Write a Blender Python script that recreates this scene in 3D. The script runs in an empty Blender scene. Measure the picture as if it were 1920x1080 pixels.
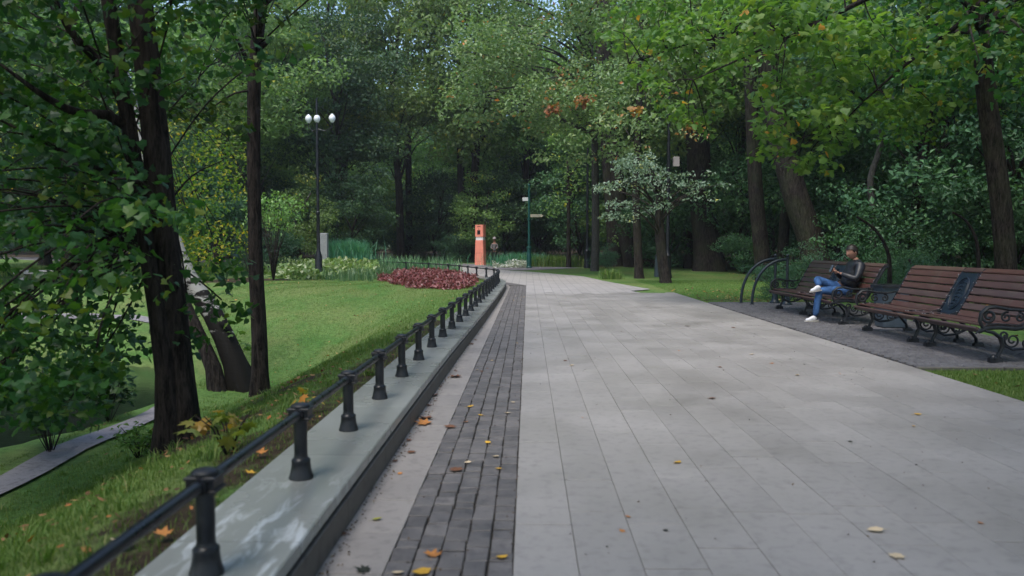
import bpy, math, random
import numpy as np
from mathutils import Vector, Matrix, Euler

C = bpy.context.scene.collection
scn = bpy.context.scene
rad = math.radians

# ------------------------------------------------------------------ camera
F, W0, H0 = 1500.0, 1920.0, 1080.0
CAM = Vector((0.066, 0.0, 1.40))
PITCH, YAW = 2.94, 1.146
cam_d = bpy.data.cameras.new('camera')
cam_d.sensor_width = 36.0
cam_d.lens = 36.0 * F / W0
cam_d.clip_end = 600
cam_d.dof.use_dof = True
cam_d.dof.focus_distance = 15.0
cam_d.dof.aperture_fstop = 2.0
cam = bpy.data.objects.new('camera', cam_d)
C.objects.link(cam)
cam.location = CAM
cam.rotation_euler = Euler((rad(90 - PITCH), 0, rad(YAW)))
scn.camera = cam
CR = cam.rotation_euler.to_matrix()

# ------------------------------------------------------------------ world, sun, exposure
SUN_EL, SUN_AZ = 62.0, 205.0          # azimuth clockwise from +Y
world = bpy.data.worlds.new('World')
scn.world = world
world.use_nodes = True
wn = world.node_tree
for n in list(wn.nodes):
    wn.nodes.remove(n)
sky = wn.nodes.new('ShaderNodeTexSky')
sky.sky_type = 'NISHITA'
sky.sun_disc = False
sky.sun_elevation = rad(SUN_EL)
sky.sun_rotation = rad(SUN_AZ)
sky.air_density = 1.0
sky.dust_density = 1.5
bg = wn.nodes.new('ShaderNodeBackground')
bg.inputs[1].default_value = 0.15
wo = wn.nodes.new('ShaderNodeOutputWorld')
wn.links.new(sky.outputs[0], bg.inputs[0])
wn.links.new(bg.outputs[0], wo.inputs[0])
sd = bpy.data.lights.new('sun', 'SUN')
sd.energy = 1.5
sd.angle = rad(25)
sd.color = (1.0, 0.95, 0.88)
sun = bpy.data.objects.new('sun', sd)
C.objects.link(sun)
a = rad(SUN_AZ)
sdir = Vector((math.sin(a) * math.cos(rad(SUN_EL)), math.cos(a) * math.cos(rad(SUN_EL)), math.sin(rad(SUN_EL))))
sun.rotation_euler = (-sdir).to_track_quat('-Z', 'Y').to_euler()
scn.view_settings.view_transform = 'Standard'
scn.view_settings.look = 'None'
scn.view_settings.gamma = 1.0
scn.view_settings.exposure = 1.03
scn.view_settings.use_curve_mapping = False


# ------------------------------------------------------------------ placing by sight line
def ray(px, py):
    return CR @ Vector(((px - W0 / 2) / F, -(py - H0 / 2) / F, -1.0))


def G(px, py, z=0.0):
    r = ray(px, py)
    t = (z - CAM.z) / r.z
    return CAM + r * t


def PD(px, py, D):
    r = ray(px, py)
    return CAM + r * ((D - CAM.y) / r.y)


def sm(a, b, x):
    t = min(1.0, max(0.0, (x - a) / (b - a)))
    return t * t * (3 - 2 * t)


# ------------------------------------------------------------------ materials
MATS = {}


def new_mat(name):
    m = bpy.data.materials.new(name)
    m.use_nodes = True
    nt = m.node_tree
    for n in list(nt.nodes):
        nt.nodes.remove(n)
    out = nt.nodes.new('ShaderNodeOutputMaterial')
    MATS[name] = m
    return m, nt, out


def nd(nt, t, **kw):
    n = nt.nodes.new(t)
    for k, v in kw.items():
        setattr(n, k, v)
    return n


def lk(nt, a, b):
    nt.links.new(a, b)


def mathn(nt, op, a, b=None, c=None):
    n = nd(nt, 'ShaderNodeMath', operation=op)
    for i, v in enumerate((a, b, c)):
        if v is None:
            continue
        if isinstance(v, (int, float)):
            n.inputs[i].default_value = v
        else:
            lk(nt, v, n.inputs[i])
    return n.outputs[0]


def mixc(nt, fac, a, b, mode='MIX'):
    n = nd(nt, 'ShaderNodeMix', data_type='RGBA', blend_type=mode)
    for i, v in ((0, fac), (6, a), (7, b)):
        if isinstance(v, (int, float)):
            n.inputs[i].default_value = v
        elif isinstance(v, tuple):
            n.inputs[i].default_value = (v[0], v[1], v[2], 1)
        else:
            lk(nt, v, n.inputs[i])
    return n.outputs[2]


def noise(nt, vec, scale, detail=4, rough=.55, dist=0.0):
    n = nd(nt, 'ShaderNodeTexNoise')
    n.inputs['Scale'].default_value = scale
    n.inputs['Detail'].default_value = detail
    n.inputs['Roughness'].default_value = rough
    n.inputs['Distortion'].default_value = dist
    if vec is not None:
        lk(nt, vec, n.inputs['Vector'])
    return n.outputs['Fac']


def ramp(nt, fac, stops):
    n = nd(nt, 'ShaderNodeValToRGB')
    cr = n.color_ramp
    while len(cr.elements) < len(stops):
        cr.elements.new(0.5)
    for e, (p, c) in zip(cr.elements, stops):
        e.position = p
        e.color = (c[0], c[1], c[2], 1) if isinstance(c, tuple) else (c, c, c, 1)
    lk(nt, fac, n.inputs[0])
    return n.outputs[0]


def pos(nt, obj=False, scale=None):
    if obj:
        o = nd(nt, 'ShaderNodeTexCoord').outputs['Object']
    else:
        o = nd(nt, 'ShaderNodeNewGeometry').outputs['Position']
    if scale:
        mp = nd(nt, 'ShaderNodeMapping')
        mp.inputs['Scale'].default_value = scale
        lk(nt, o, mp.inputs[0])
        return mp.outputs[0]
    return o


def bump(nt, h, strength, dist=0.02):
    b = nd(nt, 'ShaderNodeBump')
    b.inputs['Strength'].default_value = strength
    b.inputs['Distance'].default_value = dist
    lk(nt, h, b.inputs['Height'])
    return b.outputs[0]


def bsdf(nt, out, col, rough=.7, normal=None, spec=.5, metal=0.0, coat=0.0):
    p = nd(nt, 'ShaderNodeBsdfPrincipled')
    for k, v in (('Base Color', col), ('Roughness', rough)):
        if isinstance(v, tuple):
            p.inputs[k].default_value = (v[0], v[1], v[2], 1)
        elif isinstance(v, (int, float)):
            p.inputs[k].default_value = v
        else:
            lk(nt, v, p.inputs[k])
    p.inputs['Specular IOR Level'].default_value = spec
    p.inputs['Metallic'].default_value = metal
    p.inputs['Coat Weight'].default_value = coat
    if normal is not None:
        lk(nt, normal, p.inputs['Normal'])
    lk(nt, p.outputs[0], out.inputs[0])
    return p


def rnd_val(nt):
    """per object / per face random 0..1"""
    oi = nd(nt, 'ShaderNodeObjectInfo').outputs['Random']
    at = nd(nt, 'ShaderNodeAttribute')
    at.attribute_name = 'tint'
    s = mathn(nt, 'ADD', oi, at.outputs['Fac'])
    return mathn(nt, 'FRACT', s)


def stone(name, c1, c2, rnd=.12, fine=180, rough=.75, bstr=.25, blot=2.5, obj=False, spec=.4, grime=.25):
    m, nt, out = new_mat(name)
    v = pos(nt, obj)
    big = noise(nt, v, blot, 5, .6)
    fin = noise(nt, v, fine, 3, .7)
    mid = noise(nt, v, 14, 4, .6)
    f = mathn(nt, 'ADD', mathn(nt, 'MULTIPLY', big, .6), mathn(nt, 'MULTIPLY', fin, .45))
    col = mixc(nt, ramp(nt, f, [(.35, 0.0), (.7, 1.0)]), c1, c2)
    r = rnd_val(nt)
    k = mathn(nt, 'MULTIPLY_ADD', r, rnd, 1 - rnd / 2)
    col = mixc(nt, 1.0, col, mixc(nt, 0.0, k, k), 'MULTIPLY') if False else mixc(nt, 1.0, col, vec3(nt, k), 'MULTIPLY')
    st = ramp(nt, mid, [(.30, 1 - grime), (.5, 1.0)])
    col = mixc(nt, 1.0, col, st, 'MULTIPLY')
    stn = ramp(nt, noise(nt, pos(nt, obj, None), 3.1, 7, .72, .4), [(.60, 1.0), (.74, 1 - grime * 1.4)])
    col = mixc(nt, 1.0, col, stn, 'MULTIPLY')
    ro = ramp(nt, big, [(.3, max(.05, rough - .15)), (.7, min(1.0, rough + .1))])
    h = mathn(nt, 'ADD', mathn(nt, 'MULTIPLY', mid, .5), mathn(nt, 'MULTIPLY', fin, .3))
    bsdf(nt, out, col, ro, bump(nt, h, bstr, .006), spec)
    return m


def vec3(nt, k):
    n = nd(nt, 'ShaderNodeCombineXYZ')
    for i in range(3):
        lk(nt, k, n.inputs[i])
    return n.outputs[0]


def simple(name, col, rough=.5, spec=.5, metal=0.0, var=.15, sc=8, bstr=0.1, coat=0.0, obj=True, bscale=60):
    m, nt, out = new_mat(name)
    v = pos(nt, obj)
    n1 = noise(nt, v, sc, 4)
    c2 = tuple(x * (1 - var) for x in col)
    c3 = tuple(min(1, x * (1 + var)) for x in col)
    cc = mixc(nt, ramp(nt, n1, [(.35, 0.0), (.65, 1.0)]), c2, c3)
    r = rnd_val(nt)
    k = mathn(nt, 'MULTIPLY_ADD', r, var, 1 - var / 2)
    cc = mixc(nt, 1.0, cc, vec3(nt, k), 'MULTIPLY')
    n2 = noise(nt, v, bscale, 3)
    ro = ramp(nt, n1, [(.3, max(.03, rough - .08)), (.7, min(1, rough + .1))])
    bsdf(nt, out, cc, ro, bump(nt, n2, bstr, .003), spec, metal, coat)
    return m


def leafmat(name, stops, rough=.45, trans=.3, spec=.35, lift=1.0):
    """leaf colour by a per leaf number 'tint' and by the individual plant"""
    m, nt, out = new_mat(name)
    at = nd(nt, 'ShaderNodeAttribute')
    at.attribute_name = 'tint'
    stops = [(p, tuple(min(.8, x * lift) for x in c)) for p, c in stops]
    col = ramp(nt, at.outputs['Fac'], stops)
    oi = nd(nt, 'ShaderNodeObjectInfo').outputs['Random']
    hs = nd(nt, 'ShaderNodeHueSaturation')
    lk(nt, col, hs.inputs['Color'])
    lk(nt, mathn(nt, 'MULTIPLY_ADD', oi, .036, .482), hs.inputs['Hue'])
    lk(nt, mathn(nt, 'MULTIPLY_ADD', oi, .5, .75), hs.inputs['Value'])
    col = hs.outputs[0]
    p = nd(nt, 'ShaderNodeBsdfPrincipled')
    lk(nt, col, p.inputs['Base Color'])
    p.inputs['Roughness'].default_value = rough
    p.inputs['Specular IOR Level'].default_value = spec
    tr = nd(nt, 'ShaderNodeBsdfTranslucent')
    tc = mixc(nt, .4, col, (.12, .22, .02), 'ADD') if False else mixc(nt, 1.0, col, (1.5, 1.7, .6), 'MULTIPLY')
    lk(nt, tc, tr.inputs[0])
    mx = nd(nt, 'ShaderNodeMixShader')
    mx.inputs[0].default_value = trans
    lk(nt, p.outputs[0], mx.inputs[1])
    lk(nt, tr.outputs[0], mx.inputs[2])
    lk(nt, mx.outputs[0], out.inputs[0])
    return m


def barkmat(name, c1, c2, sc=(9, 9, 1.6), strength=.9, moss=0.0, dist=.03):
    m, nt, out = new_mat(name)
    v = pos(nt, True, sc)
    n1 = noise(nt, v, 2.2, 6, .65, .6)
    n2 = noise(nt, pos(nt, True, (30, 30, 7)), 2, 4, .6)
    n3 = noise(nt, pos(nt, True), 1.3, 3)
    f = mathn(nt, 'ADD', mathn(nt, 'MULTIPLY', n1, .7), mathn(nt, 'MULTIPLY', n2, .3))
    col = mixc(nt, ramp(nt, f, [(.40, 0.0), (.66, 1.0)]), c1, c2)
    if moss:
        col = mixc(nt, mathn(nt, 'MULTIPLY', ramp(nt, n3, [(.45, 0.0), (.7, 1.0)]), moss), col, (.05, .07, .025))
    bsdf(nt, out, col, .9, bump(nt, f, strength, dist), .12)
    return m


# stones and paving
M_slab = stone('pale_grey_slab', (.272, .254, .238), (.376, .352, .332), rnd=.12, fine=260, rough=.45, blot=.9, grime=.2)
M_slab_edge = stone('pinkish_grey_slab', (.235, .215, .20), (.33, .305, .285), rnd=.14, fine=260, rough=.66, blot=1.6, grime=.25)
M_cobble = stone('dark_grey_sett', (.095, .087, .084), (.175, .162, .155), rnd=.4, fine=120, rough=.6, bstr=.6, blot=5, grime=.35)
M_pad = stone('bench_pad_sett', (.085, .082, .085), (.145, .14, .145), rnd=.35, fine=90, rough=.75, bstr=.6, blot=1.5)
M_joint = stone('joint_sand', (.035, .032, .026), (.07, .062, .05), rnd=0, rough=.95)
M_cap = None
M_face = stone('kerb_face_granite', (.075, .068, .06), (.125, .115, .10), rnd=.15, fine=300, rough=.7, blot=1.2, grime=.35)
M_asph = stone('old_asphalt', (.15, .14, .15), (.20, .19, .20), rnd=0, fine=120, rough=.9, blot=.5)
M_lowpath = stone('lower_path_stone', (.18, .17, .18), (.30, .28, .29), rnd=0, fine=60, rough=.9, blot=1.0, grime=.4)
M_conc = stone('concrete', (.26, .27, .27), (.36, .37, .37), rnd=.1, fine=80, rough=.85, obj=True)
M_pale = stone('pale_stone', (.32, .29, .29), (.45, .41, .40), rnd=.1, fine=40, rough=.85, obj=True)


def make_cap():
    m, nt, out = new_mat('wet_green_grey_granite_cap')
    v = pos(nt)
    big = noise(nt, v, 1.1, 5, .6)
    fin = noise(nt, v, 320, 3, .7)
    col = mixc(nt, ramp(nt, mathn(nt, 'MULTIPLY_ADD', fin, .5, mathn(nt, 'MULTIPLY', big, .5)), [(.35, 0.0), (.68, 1.0)]),
               (.21, .222, .205), (.30, .312, .29))
    k = mathn(nt, 'MULTIPLY_ADD', rnd_val(nt), .14, .93)
    col = mixc(nt, 1.0, col, vec3(nt, k), 'MULTIPLY')
    # wet white reflections painted as streaks into the colour of the nearest stone
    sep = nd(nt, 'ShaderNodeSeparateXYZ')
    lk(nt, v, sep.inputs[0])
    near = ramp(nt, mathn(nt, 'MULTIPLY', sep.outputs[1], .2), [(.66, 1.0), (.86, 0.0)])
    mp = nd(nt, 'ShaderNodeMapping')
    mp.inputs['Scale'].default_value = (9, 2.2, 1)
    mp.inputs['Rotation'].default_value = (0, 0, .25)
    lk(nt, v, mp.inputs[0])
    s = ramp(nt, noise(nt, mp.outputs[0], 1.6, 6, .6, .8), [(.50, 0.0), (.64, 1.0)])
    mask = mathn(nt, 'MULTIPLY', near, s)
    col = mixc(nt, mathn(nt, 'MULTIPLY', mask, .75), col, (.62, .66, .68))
    ro = ramp(nt, big, [(.3, .18), (.7, .38)])
    bsdf(nt, out, col, ro, bump(nt, fin, .15, .004), .5)
    return m


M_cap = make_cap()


def make_farpave():
    m, nt, out = new_mat('pale_paving_far')
    v = pos(nt)
    b = nd(nt, 'ShaderNodeTexBrick')
    mp = nd(nt, 'ShaderNodeMapping')
    mp.inputs['Rotation'].default_value = (0, 0, rad(90))
    lk(nt, v, mp.inputs[0])
    lk(nt, mp.outputs[0], b.inputs['Vector'])
    b.inputs['Scale'].default_value = 1.0
    b.inputs['Mortar Size'].default_value = .008
    b.inputs['Brick Width'].default_value = .9
    b.inputs['Row Height'].default_value = .285
    b.inputs['Color1'].default_value = (.36, .338, .32, 1)
    b.inputs['Color2'].default_value = (.395, .372, .353, 1)
    b.inputs['Mortar'].default_value = (.19, .185, .18, 1)
    n1 = noise(nt, v, .8, 4)
    col = mixc(nt, 1.0, b.outputs['Color'], ramp(nt, n1, [(.3, .88), (.7, 1.08)]), 'MULTIPLY')
    bsdf(nt, out, col, .55, bump(nt, noise(nt, v, 40), .15, .005), .4)
    return m


M_farpave = make_farpave()


def make_ground():
    """grass with bare earth under trees and along the wall; mask from where people and roots wear it"""
    m, nt, out = new_mat('lawn_and_earth')
    v = pos(nt)
    at = nd(nt, 'ShaderNodeAttribute')
    at.attribute_name = 'earth'
    n1 = noise(nt, v, .55, 5, .6)
    n2 = noise(nt, v, 9, 5, .65)
    n3 = noise(nt, v, 70, 3, .7)
    g = mixc(nt, ramp(nt, n1, [(.35, 0.0), (.65, 1.0)]), (.085, .200, .044), (.150, .250, .070))
    n4 = noise(nt, pos(nt, False, (.35, .12, 1)), 2.2, 4, .6, .5)
    g = mixc(nt, ramp(nt, n4, [(.42, 0.0), (.62, .6)]), g, (.21, .24, .085))
    g = mixc(nt, 1.0, g, ramp(nt, n2, [(.3, .62), (.7, 1.25)]), 'MULTIPLY')
    g = mixc(nt, 1.0, g, ramp(nt, n3, [(.3, .65), (.7, 1.3)]), 'MULTIPLY')
    e = mixc(nt, ramp(nt, n2, [(.35, 0.0), (.65, 1.0)]), (.030, .024, .016), (.075, .055, .035))
    e = mixc(nt, 1.0, e, ramp(nt, n3, [(.3, .6), (.7, 1.4)]), 'MULTIPLY')
    k = mathn(nt, 'ADD', at.outputs['Fac'], mathn(nt, 'MULTIPLY_ADD', noise(nt, v, 2.3, 6, .7), 1.5, -.75))
    k = ramp(nt, k, [(.38, 0.0), (.62, 1.0)])
    col = mixc(nt, k, g, e)
    bsdf(nt, out, col, .9, bump(nt, mathn(nt, 'ADD', n2, n3), .9, .03), .15)
    return m


M_ground = make_ground()
M_iron = simple('black_blue_iron', (.005, .007, .011), .34, .35, 0.0, .2, 20, .25)
M_rail = simple('black_rail_paint', (.005, .006, .009), .25, .5, 0.0, .2, 14, .15)
M_rack = simple('dark_teal_tube', (.010, .020, .028), .35, .5, 0.0, .15, 20, .05)
def make_worn_iron(name, c, rough):
    m, nt, out = new_mat(name)
    v = pos(nt, True)
    w = pos(nt)
    n1 = noise(nt, v, 9, 6, .7)
    n2 = noise(nt, w, 45, 4, .7)
    col = mixc(nt, ramp(nt, n1, [(.4, 0.0), (.75, .55)]), c, (.045, .048, .05))
    col = mixc(nt, ramp(nt, n2, [(.66, 0.0), (.72, .5)]), col, (.09, .045, .025))
    bsdf(nt, out, col, ramp(nt, n1, [(.3, rough - .08), (.7, rough + .22)]), bump(nt, n2, .25, .003), .4)
    return m


M_iron = make_worn_iron('black_blue_iron_worn', (.006, .008, .012), .34)
M_rail = make_worn_iron('black_rail_worn', (.005, .006, .010), .26)
M_steel = simple('dull_bolt_steel', (.25, .25, .26), .4, .5, .7, .1)
M_medal = simple('blue_black_medallion', (.010, .020, .036), .45, .4, 0.0, .35, 12, .8, bscale=45)
M_orange = simple('salmon_orange_paint', (.80, .27, .19), .45, .4, 0.0, .06, 3, .02)
M_white = simple('white_paint', (.78, .78, .76), .5, .4, 0.0, .04)
M_cream = simple('cream_board', (.55, .50, .36), .55, .4, 0.0, .06)
M_dark = simple('black_plastic', (.012, .012, .014), .3, .5)
M_green = simple('green_post_paint', (.006, .075, .062), .35, .5, 0.0, .12)
M_bin = simple('blue_grey_bin_sheet', (.07, .095, .12), .5, .5, .2, .15)
M_skin = simple('skin', (.33, .17, .12), .5, .4, 0, .08)
M_jeans = simple('blue_jeans', (.045, .11, .26), .85, .2, 0, .45, 9, .5, bscale=300)
M_jacket = simple('black_leather', (.012, .014, .020), .45, .45, 0, .3, 12, .6, bscale=35)
M_shoe = simple('white_sneaker', (.72, .73, .76), .6, .4, 0, .06)
M_sole = simple('shoe_sole', (.40, .38, .35), .8, .3, 0, .1)
M_hair = simple('dark_hair', (.018, .012, .009), .5, .4, 0, .3, 60, .6, bscale=120)
M_shirt = simple('grey_top', (.16, .15, .15), .9, .2, 0, .3)
M_globe = simple('white_lamp_globe', (.80, .82, .84), .25, .5, 0, .03)
M_wood = None


def make_wood():
    m, nt, out = new_mat('worn_red_brown_slat')
    v = pos(nt, True, (14, 1.2, 14))
    n1 = noise(nt, v, 3.0, 6, .65, .4)
    r = rnd_val(nt)
    c = ramp(nt, r, [(0.0, (.098, .044, .036)), (.45, (.084, .042, .037)), (.8, (.076, .046, .048)), (1.0, (.115, .068, .052))])
    c = mixc(nt, 1.0, c, ramp(nt, n1, [(.3, .6), (.7, 1.25)]), 'MULTIPLY')
    wear = ramp(nt, noise(nt, pos(nt, True), 2.2, 5, .7), [(.55, 0.0), (.72, .55)])
    c = mixc(nt, wear, c, (.12, .095, .075))
    bsdf(nt, out, c, ramp(nt, n1, [(.3, .3), (.7, .5)]), bump(nt, n1, .3, .004), .5)
    return m


M_wood = make_wood()


def make_water():
    m, nt, out = new_mat('pond_water')
    n1 = noise(nt, pos(nt, False, (2, 5, 1)), 2.0, 3)
    bsdf(nt, out, (.012, .018, .012), .06, bump(nt, n1, .15, .03), .6)
    return m


M_water = make_water()
M_bark_dark = barkmat('dark_maple_bark', (.006, .005, .005), (.055, .045, .040))
M_bark = barkmat('grey_brown_bark', (.006, .005, .0045), (.078, .063, .054), moss=.3)
M_bark_pale = barkmat('pale_grey_bark', (.04, .037, .032), (.13, .12, .105), (12, 12, 3), .5)


def make_birch():
    m, nt, out = new_mat('birch_bark')
    v = pos(nt, True)
    n1 = noise(nt, pos(nt, True, (3, 3, 9)), 1.5, 5, .7, .5)
    n2 = noise(nt, pos(nt, True, (2.2, 2.2, 2.2)), 1.5, 5, .6)
    at = nd(nt, 'ShaderNodeAttribute')
    at.attribute_name = 'tint'       # old rough bark near the foot of the tree
    k = mathn(nt, 'ADD', mathn(nt, 'MULTIPLY_ADD', n1, 1.0, -.05), mathn(nt, 'MULTIPLY', at.outputs['Fac'], .42))
    k = mathn(nt, 'ADD', k, mathn(nt, 'MULTIPLY_ADD', n2, .5, -.25))
    col = mixc(nt, ramp(nt, k, [(.50, 0.0), (.58, 1.0)]), (.34, .34, .32), (.009, .008, .007))
    bsdf(nt, out, col, .8, bump(nt, n1, .7, .02), .2)
    return m


M_birch = make_birch()
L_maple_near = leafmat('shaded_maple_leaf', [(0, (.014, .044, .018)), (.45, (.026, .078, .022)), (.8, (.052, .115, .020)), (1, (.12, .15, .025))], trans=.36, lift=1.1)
L_maple_bright = leafmat('yellow_green_maple_leaf', [(0, (.036, .078, .022)), (.55, (.064, .112, .026)), (.9, (.100, .145, .030)), (.975, (.15, .16, .03)), (1, (.34, .15, .03))], trans=.42, lift=1.9)
L_yellow = leafmat('yellowing_birch_leaf', [(0, (.04, .09, .015)), (.5, (.08, .13, .018)), (.8, (.16, .17, .025)), (1, (.36, .25, .03))], trans=.45, lift=1.7)
L_silver = leafmat('grey_green_leaf', [(0, (.060, .095, .060)), (.6, (.105, .15, .100)), (.95, (.17, .21, .155)), (1, (.24, .22, .05))], trans=.2, rough=.42, spec=.5, lift=1.55)
L_oak = leafmat('dull_oak_leaf', [(0, (.045, .090, .035)), (.6, (.085, .135, .055)), (.93, (.13, .17, .08)), (1, (.38, .12, .03))], trans=.3, spec=.45, lift=2.8)
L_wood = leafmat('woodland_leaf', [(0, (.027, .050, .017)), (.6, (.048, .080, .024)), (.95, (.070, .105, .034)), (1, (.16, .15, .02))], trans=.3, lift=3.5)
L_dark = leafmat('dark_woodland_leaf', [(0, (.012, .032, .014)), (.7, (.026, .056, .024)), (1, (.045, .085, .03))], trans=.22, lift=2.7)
L_bush = leafmat('bush_leaf', [(0, (.022, .060, .035)), (.7, (.045, .10, .055)), (1, (.075, .13, .06))], trans=.25, lift=1.9)
L_grass = leafmat('grass_blade', [(0, (.045, .10, .020)), (.6, (.085, .15, .032)), (.92, (.13, .18, .05)), (1, (.22, .20, .09))], trans=.3, rough=.6, lift=1.6)
L_hosta = leafmat('hosta_leaf', [(0, (.13, .24, .06)), (.6, (.24, .36, .10)), (1, (.50, .56, .34))], trans=.25, spec=.5)
L_iris = leafmat('iris_blade', [(0, (.05, .13, .06)), (.7, (.10, .21, .09)), (1, (.22, .32, .17))], trans=.25)
L_blue = leafmat('blue_green_blade', [(0, (.03, .12, .07)), (.7, (.055, .19, .11)), (1, (.12, .25, .15))], trans=.25, lift=1.5)
L_red = leafmat('burgundy_leaf', [(0, (.09, .022, .018)), (.5, (.20, .050, .042)), (.9, (.32, .13, .11)), (1, (.38, .26, .24))], trans=.15, spec=.5)
L_white = leafmat('white_flower', [(0, (.30, .38, .30)), (.4, (.6, .62, .58)), (1, (.8, .8, .8))], trans=.2)
L_fall = {
    'yellow': simple('fallen_leaf_yellow', (.62, .36, .035), .55, .4, 0, .25, 40, .4),
    'orange': simple('fallen_leaf_orange', (.50, .21, .055), .6, .3, 0, .25, 40, .4),
    'brown': simple('fallen_leaf_brown', (.16, .075, .040), .7, .3, 0, .3, 40, .5),
    'cream': simple('fallen_leaf_cream', (.62, .50, .33), .65, .3, 0, .2, 40, .4),
    'green': simple('fallen_leaf_green', (.30, .30, .04), .5, .4, 0, .25, 40, .4),
    'dark': simple('fallen_leaf_dark', (.025, .03, .02), .7, .3, 0, .3, 40, .4),
}


# ------------------------------------------------------------------ object helpers
def tag(o, label=None, cat=None, group=None, kind=None):
    if label:
        o['label'] = label
    if cat:
        o['category'] = cat
    if group:
        o['group'] = group
    if kind:
        o['kind'] = kind
    return o


def empty(name, loc, label, cat, group=None, rz=0.0):
    o = bpy.data.objects.new(name, None)
    o.empty_display_size = .2
    C.objects.link(o)
    o.location = loc
    o.rotation_euler = (0, 0, rz)
    return tag(o, label, cat, group)


def np_mesh(name, V, Fc, tint=None, smooth=False, attr='tint'):
    me = bpy.data.meshes.new(name)
    V = np.asarray(V, dtype=np.float32)
    Fc = np.asarray(Fc, dtype=np.int32)
    n, k = Fc.shape
    me.vertices.add(len(V))
    me.vertices.foreach_set('co', V.ravel())
    me.loops.add(n * k)
    me.loops.foreach_set('vertex_index', Fc.ravel())
    me.polygons.add(n)
    me.polygons.foreach_set('loop_start', np.arange(0, n * k, k, dtype=np.int32))
    try:
        me.polygons.foreach_set('loop_total', np.full(n, k, dtype=np.int32))
    except Exception:
        pass
    me.update(calc_edges=True)
    me.polygons.foreach_set('use_smooth', np.full(n, smooth, dtype=bool))
    if tint is not None:
        dom = 'FACE' if len(tint) == n else 'POINT'
        at = me.attributes.new(attr, 'FLOAT', dom)
        at.data.foreach_set('value', np.asarray(tint, dtype=np.float32))
    return me


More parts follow.
